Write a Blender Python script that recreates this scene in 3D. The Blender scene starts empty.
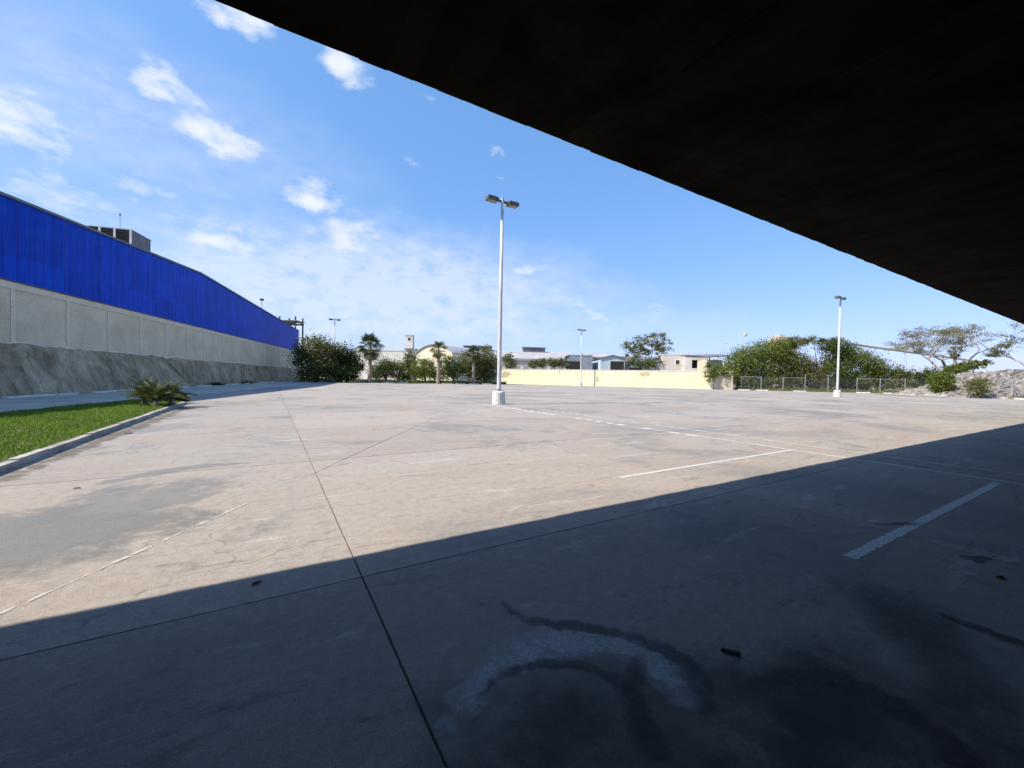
import bpy, math, random
import numpy as np
from mathutils import Vector, Matrix

random.seed(7)
rng = np.random.default_rng(7)
R = math.radians
scene = bpy.context.scene
col = scene.collection

# ------------------------------------------------------------------ camera
CAM_H = 1.5
YAW = R(31.1)                  # the lens looks 31 degrees to the right of +Y (the slab joints)
cam_data = bpy.data.cameras.new('camera')
cam = bpy.data.objects.new('camera', cam_data)
col.objects.link(cam)
cam_data.sensor_width = 36.0
cam_data.lens = 36.0 * 400.0 / 1024.0
cam_data.clip_start = 0.05
cam_data.clip_end = 6000
cam.matrix_world = (Matrix.Translation((0, 0, CAM_H)) @ Matrix.Rotation(-YAW, 4, 'Z')
                    @ Matrix.Rotation(R(90 - 1.0), 4, 'X') @ Matrix.Rotation(R(1.12), 4, 'Z'))
scene.camera = cam

# ------------------------------------------------------------------ light
SUN_EL = R(45.8)
sun_travel = Vector((0.96, -0.15, -1.0)).normalized()
sd = bpy.data.lights.new('sun', 'SUN')
sd.energy = 3.6
sd.angle = R(0.5)
sd.color = (1.0, 0.91, 0.79)
sun = bpy.data.objects.new('sun', sd)
col.objects.link(sun)
sun.rotation_euler = sun_travel.to_track_quat('-Z', 'Y').to_euler()
sun.location = (-40, 10, 60)

scene.view_settings.view_transform = 'Standard'
scene.view_settings.look = 'None'
scene.view_settings.gamma = 1.0
scene.view_settings.use_curve_mapping = False
scene.view_settings.exposure = 1.05
SKY = 0.15

# bearings: columns of the survey are converted to a bearing from the camera station and a distance
def cw(xc, zc):
    return (xc * math.cos(YAW) + zc * math.sin(YAW), -xc * math.sin(YAW) + zc * math.cos(YAW))
def yh(px): return 376.96 + 0.02 * (px - 512)
def P(px, Z):
    x, y = cw((px - 512) / 400.0 * Z, Z)
    return x, y
def zat(px, py, Z): return CAM_H + (yh(px) - py) / 400.0 * Z
def gp(px, py):
    return P(px, 400 * CAM_H / (py - yh(px)))

world = bpy.data.worlds.new('World')
scene.world = world
world.use_nodes = True
def build_world():
    nt = world.node_tree
    N, L = nt.nodes, nt.links
    N.clear()
    out = N.new('ShaderNodeOutputWorld'); bg = N.new('ShaderNodeBackground')
    sky = N.new('ShaderNodeTexSky'); sky.sky_type = 'NISHITA'; sky.sun_disc = False
    sky.sun_elevation = SUN_EL; sky.sun_rotation = math.atan2(-0.96, 0.15)
    sky.air_density = 1.0; sky.dust_density = 0.6; sky.ozone_density = 1.6; sky.altitude = 0
    bg.inputs['Strength'].default_value = SKY
    tc = N.new('ShaderNodeTexCoord')
    def vm(op, a, b=None):
        n = N.new('ShaderNodeVectorMath'); n.operation = op
        for i, v in enumerate((a, b)):
            if v is None: continue
            if isinstance(v, (tuple, Vector)): n.inputs[i].default_value = tuple(v)
            else: L.new(v, n.inputs[i])
        return n
    def m(op, a, b=None, c=None, clamp=False):
        n = N.new('ShaderNodeMath'); n.operation = op; n.use_clamp = clamp
        for i, v in enumerate((a, b, c)):
            if v is None: continue
            if isinstance(v, (int, float)): n.inputs[i].default_value = v
            else: L.new(v, n.inputs[i])
        return n.outputs[0]
    d = tc.outputs['Generated']
    # ragged warp of the direction so that the clouds have torn outlines
    wn = N.new('ShaderNodeTexNoise'); wn.inputs['Scale'].default_value = 9.0; wn.inputs['Detail'].default_value = 6
    wn.inputs['Roughness'].default_value = 0.62
    L.new(d, wn.inputs['Vector'])
    wv = vm('SUBTRACT', wn.outputs['Color'], (0.5, 0.5, 0.5))
    ws = vm('SCALE', wv.outputs[0]); ws.inputs['Scale'].default_value = 0.10
    dw = vm('ADD', d, ws.outputs[0]).outputs[0]
    fn = N.new('ShaderNodeTexNoise'); fn.inputs['Scale'].default_value = 15.0; fn.inputs['Detail'].default_value = 9
    fn.inputs['Roughness'].default_value = 0.6
    st = vm('MULTIPLY', d, (1.0, 1.0, 2.2)); L.new(st.outputs[0], fn.inputs['Vector'])
    clouds = [(235, 15, 46, 20, .95), (338, 68, 42, 22, .9), (105, 87, 30, 12, .62), (165, 92, 42, 24, .95),
              (215, 145, 52, 23, .95), (135, 180, 45, 19, .68), (12, 125, 62, 46, .85), (62, 200, 75, 30, .68),
              (308, 197, 42, 19, .88), (215, 232, 95, 28, .75), (345, 240, 85, 40, .72),
              (490, 152, 12, 5, .55), (497, 180, 12, 5, .55), (480, 238, 12, 6, .52), (487, 255, 20, 8, .55),
              (525, 270, 38, 12, .66), (590, 308, 60, 15, .62), (645, 312, 36, 9, .55), (408, 158, 14, 8, .42),
              (430, 102, 20, 12, .42)]
    lobes = []
    for (px, py, rx, ry, w) in clouds:
        x, y = cw((px - 512) / 400.0, 1.0)
        c = Vector((x, y, (yh(px) - py) / 400.0)); ln = c.length; c.normalize()
        lobes.append((c, rx / 400 / ln ** 1.5, ry / 400 / ln, w))
    rr = random.Random(3)
    for k in range(14):                                   # the same scattered cumulus goes on round the rest of the sky
        az = R(rr.uniform(100, 310)); el = R(rr.uniform(6, 55)); w = rr.uniform(.08, .24)
        lobes.append((Vector((math.sin(az) * math.cos(el), math.cos(az) * math.cos(el), math.sin(el))), w, w * .45, rr.uniform(.6, .95)))
    cov = None
    for (c, rx, ry, w) in lobes:
        U = Vector((c.y, -c.x, 0)).normalized(); V = U.cross(c) * -1; W = U.cross(V)
        mp = N.new('ShaderNodeMapping'); mp.vector_type = 'TEXTURE'
        mp.inputs['Location'].default_value = c
        mp.inputs['Rotation'].default_value = Matrix((U, V, W)).transposed().to_euler('XYZ')
        mp.inputs['Scale'].default_value = (rx * 1.42, ry * 1.42, .6)
        L.new(dw, mp.inputs['Vector'])
        gt = N.new('ShaderNodeTexGradient'); gt.gradient_type = 'QUADRATIC_SPHERE' if False else 'SPHERICAL'
        L.new(mp.outputs[0], gt.inputs['Vector'])
        f = m('MULTIPLY', gt.outputs['Fac'], w * 1.35)
        cov = f if cov is None else m('MAXIMUM', cov, f)
    cov = m('MINIMUM', cov, 1.0)
    t = m('ADD', cov, m('MULTIPLY', m('SUBTRACT', fn.outputs['Fac'], 0.5), 1.7))
    mr = N.new('ShaderNodeMapRange'); mr.interpolation_type = 'SMOOTHSTEP'
    mr.inputs['From Min'].default_value = 0.36; mr.inputs['From Max'].default_value = 1.22
    L.new(t, mr.inputs['Value'])
    # thin veils of cirrus, the broadest above the warehouse end
    veil = None
    for (az, el, rx, ry, w) in ((12, 11, .70, .19, 1.0), (-14, 24, .5, .16, .35), (42, 7, .5, .07, .3), (150, 15, .6, .15, .55), (240, 18, .6, .17, .55), (-70, 20, .6, .17, .5)):
        az, el = R(az), R(el)
        c = Vector((math.sin(az) * math.cos(el), math.cos(az) * math.cos(el), math.sin(el)))
        U = Vector((c.y, -c.x, 0)).normalized(); V = U.cross(c) * -1; W = U.cross(V)
        mp = N.new('ShaderNodeMapping'); mp.vector_type = 'TEXTURE'; mp.inputs['Location'].default_value = c
        mp.inputs['Rotation'].default_value = Matrix((U, V, W)).transposed().to_euler('XYZ'); mp.inputs['Scale'].default_value = (rx, ry, .8)
        L.new(dw, mp.inputs['Vector'])
        gt = N.new('ShaderNodeTexGradient'); gt.gradient_type = 'SPHERICAL'; L.new(mp.outputs[0], gt.inputs['Vector'])
        f = m('MULTIPLY', gt.outputs['Fac'], w)
        veil = f if veil is None else m('MAXIMUM', veil, f)
    veil = m('MULTIPLY', veil, m('ADD', m('MULTIPLY', fn.outputs['Fac'], 2.2), -.35))
    alpha = m('MAXIMUM', m('MULTIPLY', mr.outputs[0], 0.92), m('MINIMUM', veil, .55), clamp=True)
    hs = N.new('ShaderNodeHueSaturation'); hs.inputs['Saturation'].default_value = 1.05
    sp = N.new('ShaderNodeSeparateColor'); L.new(sky.outputs[0], sp.inputs[0])
    cb = N.new('ShaderNodeCombineColor')                       # even, hazy-bright blue from top to horizon
    for ch, (g_, k_) in enumerate(((.68, .67), (.50, 1.05), (.50, 1.56))):
        L.new(m('MULTIPLY', m('POWER', sp.outputs[ch], g_), k_), cb.inputs[ch])
    L.new(cb.outputs[0], hs.inputs['Color'])
    mix = N.new('ShaderNodeMix'); mix.data_type = 'RGBA'
    L.new(alpha, mix.inputs['Factor']); L.new(hs.outputs[0], mix.inputs[6])
    mix.inputs[7].default_value = (3.0, 3.15, 3.35, 1)
    L.new(mix.outputs[2], bg.inputs['Color']); L.new(bg.outputs[0], out.inputs['Surface'])
build_world()

# ------------------------------------------------------------------ materials
def new_mat(name):
    mt = bpy.data.materials.new(name); mt.use_nodes = True
    nt = mt.node_tree
    return mt, nt.nodes, nt.links, nt.nodes['Principled BSDF']

def ramp(N, stops, interp='LINEAR'):
    r = N.new('ShaderNodeValToRGB'); r.color_ramp.interpolation = interp
    e = r.color_ramp.elements
    while len(e) < len(stops): e.new(0.5)
    for i, (p, c) in enumerate(stops):
        e[i].position = p
        e[i].color = (c, c, c, 1) if isinstance(c, (int, float)) else (*c, 1)
    return r

def noise(N, L, vec, scale, detail=5, rough=.55, dist=0.0):
    n = N.new('ShaderNodeTexNoise'); n.inputs['Scale'].default_value = scale
    n.inputs['Detail'].default_value = detail; n.inputs['Roughness'].default_value = rough
    n.inputs['Distortion'].default_value = dist
    if vec is not None: L.new(vec, n.inputs['Vector'])
    return n.outputs['Fac']

def mixc(N, L, fac, a, b, mode='MIX'):
    n = N.new('ShaderNodeMix'); n.data_type = 'RGBA'; n.blend_type = mode
    for sock, v in ((n.inputs['Factor'], fac), (n.inputs[6], a), (n.inputs[7], b)):
        if isinstance(v, (int, float)): sock.default_value = v
        elif isinstance(v, tuple): sock.default_value = (*v, 1) if len(v) == 3 else v
        else: L.new(v, sock)
    return n.outputs[2]

def mth(N, L, op, a, b=0.0, clamp=False):
    n = N.new('ShaderNodeMath'); n.operation = op; n.use_clamp = clamp
    for i, v in enumerate((a, b)):
        if isinstance(v, (int, float)): n.inputs[i].default_value = v
        else: L.new(v, n.inputs[i])
    return n.outputs[0]

def bump(N, L, b, h, strength=.3, dist=.02):
    n = N.new('ShaderNodeBump'); n.inputs['Strength'].default_value = strength; n.inputs['Distance'].default_value = dist
    L.new(h, n.inputs['Height']); L.new(n.outputs[0], b.inputs['Normal'])

def weathered(name, c1, c2, scale=1.0, rough=.8, fine=30, bumps=.25, metal=0.0, spec=.4, contrast=(.35, .65), tint=.0):
    mt, N, L, b = new_mat(name)
    g = N.new('ShaderNodeNewGeometry')
    a = noise(N, L, g.outputs['Position'], scale, 7, .6, .4)
    rp = ramp(N, [(contrast[0], c1), (contrast[1], c2)]); L.new(a, rp.inputs['Fac'])
    f = noise(N, L, g.outputs['Position'], fine, 4, .6)
    fr = ramp(N, [(.3, .82), (.7, 1.1)]); L.new(f, fr.inputs['Fac'])
    c = mixc(N, L, 1.0, rp.outputs[0], fr.outputs[0], 'MULTIPLY')
    if tint:
        oi = N.new('ShaderNodeObjectInfo')
        tr = ramp(N, [(0, 1 - tint), (1, 1 + tint)]); L.new(oi.outputs['Random'], tr.inputs['Fac'])
        c = mixc(N, L, 1.0, c, tr.outputs[0], 'MULTIPLY')
    L.new(c, b.inputs['Base Color'])
    b.inputs['Roughness'].default_value = rough; b.inputs['Metallic'].default_value = metal
    b.inputs['Specular IOR Level'].default_value = spec
    if bumps: bump(N, L, b, f, bumps, .01)
    return mt

def lot_concrete():
    mt, N, L, b = new_mat('lot_concrete')
    g = N.new('ShaderNodeNewGeometry'); pos = g.outputs['Position']
    big = noise(N, L, pos, .13, 8, .62, 1.0)
    rp = ramp(N, [(.34, (.255, .242, .228)), (.45, (.345, .302, .262)), (.57, (.355, .322, .288)), (.70, (.275, .262, .245))])
    L.new(big, rp.inputs['Fac'])
    c = rp.outputs[0]
    # old damp marks with broken outlines
    dm = noise(N, L, pos, .30, 12, .70, .5)
    dr = ramp(N, [(.54, 0.0), (.585, .8)]); L.new(dm, dr.inputs['Fac'])
    c = mixc(N, L, dr.outputs[0], c, (.235, .232, .225))
    # scuffs drawn out along the driving lane, pale and dark
    mp = N.new('ShaderNodeMapping'); mp.inputs['Scale'].default_value = (.3, 1.9, 1); mp.inputs['Rotation'].default_value = (0, 0, .35)
    L.new(pos, mp.inputs['Vector'])
    sc = noise(N, L, mp.outputs[0], 1.6, 12, .78, .6)
    sr = ramp(N, [(.565, 0.0), (.64, .75)]); L.new(sc, sr.inputs['Fac'])
    c = mixc(N, L, sr.outputs[0], c, (.47, .445, .415))
    mp2 = N.new('ShaderNodeMapping'); mp2.inputs['Scale'].default_value = (.4, 2.0, 1); mp2.inputs['Rotation'].default_value = (0, 0, -.5)
    L.new(pos, mp2.inputs['Vector'])
    s2 = noise(N, L, mp2.outputs[0], 2.4, 12, .8, .8)
    s2r = ramp(N, [(.36, .75), (.445, 0.0)]); L.new(s2, s2r.inputs['Fac'])
    c = mixc(N, L, s2r.outputs[0], c, (.19, .178, .165))
    # trowel mottling, sand grain and grit
    mo = noise(N, L, pos, 11.0, 10, .8, .3)
    mr = ramp(N, [(.32, .78), (.5, 1.0), (.68, 1.14)]); L.new(mo, mr.inputs['Fac'])
    c = mixc(N, L, 1.0, c, mr.outputs[0], 'MULTIPLY')
    gr = noise(N, L, pos, 120, 4, .8)
    gr_ = ramp(N, [(.34, .70), (.66, 1.22)]); L.new(gr, gr_.inputs['Fac'])
    c = mixc(N, L, 1.0, c, gr_.outputs[0], 'MULTIPLY')
    sp = noise(N, L, pos, 30, 3, .6)
    spr = ramp(N, [(.69, 0.0), (.73, .7)]); L.new(sp, spr.inputs['Fac'])
    c = mixc(N, L, spr.outputs[0], c, (.10, .09, .08))
    sp2 = noise(N, L, pos, 9, 4, .7)
    spr2 = ramp(N, [(.72, 0.0), (.76, .6)]); L.new(sp2, spr2.inputs['Fac'])
    c = mixc(N, L, spr2.outputs[0], c, (.52, .50, .47))
    # hairline crazing
    vo = N.new('ShaderNodeTexVoronoi'); vo.feature = 'DISTANCE_TO_EDGE'; vo.inputs['Scale'].default_value = .42
    wv = N.new('ShaderNodeVectorMath'); wv.operation = 'ADD'; nz = N.new('ShaderNodeTexNoise'); nz.inputs['Scale'].default_value = 1.5; nz.inputs['Detail'].default_value = 6
    L.new(pos, nz.inputs['Vector']); L.new(pos, wv.inputs[0]); L.new(nz.outputs['Color'], wv.inputs[1]); L.new(wv.outputs[0], vo.inputs['Vector'])
    vr = ramp(N, [(.0, .7), (.006, 0.0)]); L.new(vo.outputs['Distance'], vr.inputs['Fac'])
    cm = ramp(N, [(.46, 0.0), (.56, .8)]); L.new(big, cm.inputs['Fac'])
    c = mixc(N, L, mth(N, L, 'MULTIPLY', vr.outputs[0], cm.outputs[0]), c, (.10, .092, .082))
    oi = N.new('ShaderNodeObjectInfo')
    tr = ramp(N, [(0, .90), (1, 1.07)]); L.new(oi.outputs['Random'], tr.inputs['Fac'])
    c = mixc(N, L, 1.0, c, tr.outputs[0], 'MULTIPLY')
    L.new(c, b.inputs['Base Color'])
    rr_ = ramp(N, [(.3, .72), (.7, .92)]); L.new(mo, rr_.inputs['Fac']); L.new(rr_.outputs[0], b.inputs['Roughness'])
    b.inputs['Specular IOR Level'].default_value = .08
    h = mth(N, L, 'ADD', mth(N, L, 'MULTIPLY', mo, 1.5), mth(N, L, 'MULTIPLY', gr, .35))
    bump(N, L, b, h, .5, .012)
    return mt

def stain_mat(name, colr, amount, scale=3.0, lo=.35, hi=.8, rough=.75, rag=2.6, ends=True):
    """a film on the concrete: ragged by noise, fading towards its long edges (uv.x) and its ends (uv.y)"""
    mt, N, L, b = new_mat(name)
    g = N.new('ShaderNodeNewGeometry'); uv = N.new('ShaderNodeUVMap')
    sx = N.new('ShaderNodeSeparateXYZ'); L.new(uv.outputs[0], sx.inputs[0])
    def hump(v):
        e = mth(N, L, 'MULTIPLY', mth(N, L, 'SUBTRACT', v, .5), 2.0)
        return mth(N, L, 'SUBTRACT', 1.0, mth(N, L, 'MULTIPLY', e, e))
    e = hump(sx.outputs[0])
    if ends: e = mth(N, L, 'MULTIPLY', e, mth(N, L, 'POWER', hump(sx.outputs[1]), .6))
    n = noise(N, L, g.outputs['Position'], scale, 12, .74, .3)
    t = mth(N, L, 'ADD', e, mth(N, L, 'MULTIPLY', mth(N, L, 'SUBTRACT', n, .5), rag))
    mr = ramp(N, [(lo, 0.0), (hi, amount)]); L.new(t, mr.inputs['Fac'])
    f = noise(N, L, g.outputs['Position'], 60, 4, .75); fr = ramp(N, [(.35, .6), (.65, 1.0)]); L.new(f, fr.inputs['Fac'])
    al = mth(N, L, 'MULTIPLY', mr.outputs[0], fr.outputs[0])
    tr = N.new('ShaderNodeBsdfTransparent'); mx = N.new('ShaderNodeMixShader')
    L.new(al, mx.inputs[0]); L.new(tr.outputs[0], mx.inputs[1]); L.new(b.outputs[0], mx.inputs[2])
    L.new(mx.outputs[0], N['Material Output'].inputs['Surface'])
    c = mixc(N, L, f, tuple(x * .75 for x in colr), tuple(min(1, x * 1.25) for x in colr))
    L.new(c, b.inputs['Base Color']); b.inputs['Roughness'].default_value = rough; b.inputs['Specular IOR Level'].default_value = .3
    return mt

def foliage(name, dark, light, trans=.35):
    mt, N, L, b = new_mat(name)
    at = N.new('ShaderNodeAttribute'); at.attribute_name = 'tint'
    c = mixc(N, L, at.outputs['Fac'], dark, light)
    L.new(c, b.inputs['Base Color']); b.inputs['Roughness'].default_value = .55
    b.inputs['Specular IOR Level'].default_value = .25
    tl = N.new('ShaderNodeBsdfTranslucent'); L.new(mixc(N, L, 1.0, c, (1.1, 1.15, .6), 'MULTIPLY'), tl.inputs['Color'])
    mx = N.new('ShaderNodeMixShader'); mx.inputs[0].default_value = trans
    L.new(b.outputs[0], mx.inputs[1]); L.new(tl.outputs[0], mx.inputs[2])
    L.new(mx.outputs[0], N['Material Output'].inputs['Surface'])
    return mt

def panel_blue():
    mt, N, L, b = new_mat('blue_sheet')
    g = N.new('ShaderNodeNewGeometry'); oi = N.new('ShaderNodeObjectInfo')
    n = noise(N, L, g.outputs['Position'], 1.3, 7, .65)
    rp = ramp(N, [(.3, (.001, .046, .43)), (.7, (.002, .066, .56))]); L.new(n, rp.inputs['Fac'])
    tr = ramp(N, [(0, .88), (1, 1.1)]); L.new(oi.outputs['Random'], tr.inputs['Fac'])
    c = mixc(N, L, 1.0, rp.outputs[0], tr.outputs[0], 'MULTIPLY')
    mp = N.new('ShaderNodeMapping'); mp.inputs['Scale'].default_value = (3.0, 3.0, .18); L.new(g.outputs['Position'], mp.inputs['Vector'])
    sk = noise(N, L, mp.outputs[0], 1.0, 8, .75); kr = ramp(N, [(.36, .68), (.52, 1.0), (.68, 1.12)]); L.new(sk, kr.inputs['Fac'])
    c = mixc(N, L, 1.0, c, kr.outputs[0], 'MULTIPLY')
    fd = noise(N, L, mp.outputs[0], 2.2, 8, .8); fdr = ramp(N, [(.58, 0.0), (.72, .22)]); L.new(fd, fdr.inputs['Fac'])
    c = mixc(N, L, fdr.outputs[0], c, (.10, .16, .42))
    L.new(c, b.inputs['Base Color'])
    b.inputs['Roughness'].default_value = .5; b.inputs['Specular IOR Level'].default_value = .06
    f = noise(N, L, g.outputs['Position'], 9, 5, .6); bump(N, L, b, f, .08, .01)
    return mt

def bank_mat():
    mt, N, L, b = new_mat('stained_shotcrete')
    tc = N.new('ShaderNodeTexCoord'); v = tc.outputs['Object']
    n1 = noise(N, L, v, .7, 8, .66, .6)
    rp = ramp(N, [(.28, (.20, .15, .09)), (.5, (.385, .295, .19)), (.72, (.56, .445, .30))]); L.new(n1, rp.inputs['Fac'])
    mp = N.new('ShaderNodeMapping'); mp.inputs['Rotation'].default_value = (0, R(28), 0); mp.inputs['Scale'].default_value = (2.6, .6, .45)
    L.new(v, mp.inputs['Vector'])
    st = noise(N, L, mp.outputs[0], 1.1, 7, .7, .3)
    sr = ramp(N, [(.36, .62), (.52, 1.0), (.7, 1.15)]); L.new(st, sr.inputs['Fac'])
    c = mixc(N, L, 1.0, rp.outputs[0], sr.outputs[0], 'MULTIPLY')
    pt = noise(N, L, v, 5.5, 6, .7, .4); pr = ramp(N, [(.30, .45), (.42, 1.0), (.75, 1.15)]); L.new(pt, pr.inputs['Fac'])
    c = mixc(N, L, 1.0, c, pr.outputs[0], 'MULTIPLY')
    L.new(c, b.inputs['Base Color']); b.inputs['Roughness'].default_value = .95; b.inputs['Specular IOR Level'].default_value = .2
    bump(N, L, b, mth(N, L, 'ADD', pt, mth(N, L, 'MULTIPLY', st, .5)), .7, .10)
    return mt

M = {}
M['lot'] = lot_concrete()
M['soil'] = weathered('joint_soil', (.06, .052, .045), (.11, .095, .08), 2, .95, 40, .3)
M['earth'] = weathered('dry_earth', (.14, .13, .07), (.24, .20, .13), .4, .95, 8, .5)
M['road'] = weathered('road_concrete', (.36, .325, .275), (.48, .435, .37), .5, .85, 45, .25)
M['kerb'] = weathered('kerb_concrete', (.22, .205, .18), (.44, .415, .375), 2.5, .85, 40, .4, tint=.06)
M['whitekerb'] = weathered('painted_kerb', (.55, .53, .50), (.78, .77, .74), 3, .75, 30, .3, tint=.08)
M['paint'] = stain_mat('worn_paint', (.64, .63, .61), 1.0, 14.0, .12, .45, .7, 3.4, False)
M['paint_faint'] = stain_mat('faint_paint', (.58, .56, .53), .85, 7.0, .78, 1.12, .75, 3.6, False)
M['oil'] = stain_mat('oil_film', (.028, .028, .029), .8, 9.0, .25, .95, .6, 3.2)
M['oil_shade'] = stain_mat('oil_shade_film', (.04, .039, .038), .52, 2.4, .20, 1.25, .7, 1.8)  # oil tone that also paints extra shade into the near floor
M['mud'] = stain_mat('dried_mud', (.46, .475, .47), .85, 8.0, .10, .90, .85, 3.4)
M['damp'] = stain_mat('damp_mark', (.25, .258, .25), .68, 2.6, .12, .75, .75, 3.0)
M['paint_thin'] = stain_mat('thin_paint', (.60, .59, .57), .95, 9.0, .25, .62, .75, 3.4, False)
M['crack'] = stain_mat('crack_line', (.05, .045, .04), .95, 4, .35, .75, .95, 2.4)
M['kerbdirt'] = stain_mat('washed_soil', (.16, .135, .10), .8, 3.0, .45, 1.0, .95, 3.2)
M['blue'] = panel_blue()
M['trim'] = weathered('dark_trim', (.05, .055, .065), (.09, .095, .10), 2, .5, 20, .1, .3)
M['plaster'] = weathered('grey_render', (.61, .485, .325), (.79, .65, .46), .55, .9, 14, .35, contrast=(.3, .7))
M['pilaster'] = weathered('pale_render', (.68, .56, .40), (.80, .67, .50), 1.2, .9, 14, .3)
M['shotcrete'] = bank_mat()
M['roofgrey'] = weathered('roof_sheet', (.34, .33, .33), (.46, .45, .45), .3, .6, 3, .1)
M['roofdark'] = weathered('old_roof_sheet', (.13, .13, .14), (.2, .2, .21), .5, .7, 3, .1)
M['galv'] = weathered('galvanised', (.42, .43, .44), (.58, .59, .60), 2.0, .45, 30, .05, .5)
M['polewhite'] = weathered('pole_paint', (.48, .48, .47), (.64, .64, .63), 2.0, .45, 20, .05)
M['basewhite'] = weathered('whitewashed_concrete', (.50, .49, .46), (.72, .71, .68), 3.0, .8, 25, .25)
M['bronze'] = weathered('bronze_housing', (.075, .068, .055), (.13, .115, .09), 3, .5, 20, .05, .2)
M['lens'] = weathered('lamp_lens', (.20, .20, .19), (.30, .30, .28), 3, .25, 20, 0)
M['black'] = weathered('black_rubber', (.012, .012, .013), (.03, .03, .03), 8, .7, 40, .2)
M['dark'] = weathered('dark_interior', (.02, .02, .022), (.035, .035, .035), 3, .9, 20, 0)
M['soffit'] = weathered('black_soffit', (.002, .0019, .0015), (.013, .012, .008), .9, .92, 12, .6, contrast=(.36, .72), tint=.25, spec=.03)  # near-black base colour with random streaks
M['blockerwall'] = weathered('light_blocker_wall', (.02, .02, .02), (.045, .043, .04), 1, .92, 12, .4)  # dark colour of the unseen walls added to keep light out
M['yellow'] = weathered('yellow_wall_paint', (.64, .60, .40), (.72, .68, .47), .45, .85, 9, .2, contrast=(.3, .6))
M['yellowscar'] = weathered('bare_render', (.42, .36, .24), (.52, .45, .3), 2, .9, 12, .2)
M['white'] = weathered('white_paint', (.52, .50, .46), (.66, .64, .60), .5, .8, 6, .1)
M['cream'] = weathered('cream_paint', (.64, .58, .42), (.72, .67, .50), .5, .8, 6, .1)
M['block'] = weathered('cement_block', (.44, .41, .37), (.60, .57, .52), .8, .9, 6, .3, tint=.08)
M['beige'] = weathered('beige_render', (.50, .43, .33), (.58, .51, .40), .5, .9, 6, .2)
M['bluegrey'] = weathered('bluegrey_sheet', (.20, .24, .28), (.28, .32, .36), .7, .6, 5, .1)
M['paleblue'] = weathered('paleblue_paint', (.40, .52, .60), (.50, .60, .66), .7, .7, 5, .1)
M['bark'] = weathered('bark', (.10, .08, .06), (.22, .18, .14), 3, .95, 20, .6)
M['greybark'] = weathered('grey_bark', (.24, .215, .20), (.36, .33, .31), 3, .95, 20, .5)
M['palmbark'] = weathered('palm_bark', (.22, .18, .13), (.36, .31, .24), 3, .95, 12, .6)
M['rubble'] = weathered('rubble', (.20, .185, .17), (.36, .34, .315), 1.2, .95, 7, .6)
M['leaf_a'] = foliage('leaf_bright', (.065, .09, .015), (.21, .255, .05))
M['leaf_b'] = foliage('leaf_mid', (.040, .062, .014), (.13, .175, .04))
M['leaf_c'] = foliage('leaf_olive', (.07, .078, .025), (.20, .20, .07))
M['leaf_d'] = foliage('leaf_dark', (.022, .034, .009), (.085, .11, .025))
M['leaf_dry'] = foliage('leaf_dry', (.12, .115, .07), (.25, .24, .16), .2)
M['leaf_palm'] = foliage('palm_leaf', (.03, .045, .012), (.12, .14, .045), .2)
M['leaf_thatch'] = foliage('dead_palm_leaf', (.14, .11, .06), (.26, .21, .12), .15)
M['grass'] = foliage('grass_blade', (.065, .14, .016), (.25, .34, .055), .3)
M['turf'] = weathered('turf_soil', (.12, .10, .06), (.06, .09, .025), 1.2, .95, 30, .6)
M['verge'] = weathered('verge_turf', (.09, .11, .03), (.17, .17, .07), .6, .95, 9, .6)
M['drygrass'] = foliage('verge_blade', (.08, .10, .025), (.20, .21, .07), .3)
M['leaf_fall'] = weathered('fallen_leaf', (.10, .06, .03), (.2, .12, .06), 20, .8, 60, 0)
M['plasticblue'] = weathered('blue_plastic', (.03, .10, .42), (.05, .14, .5), 2, .5, 10, 0)
M['lampyellow'] = weathered('yellowed_lamp', (.5, .43, .26), (.58, .5, .32), 4, .5, 10, 0)

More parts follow.
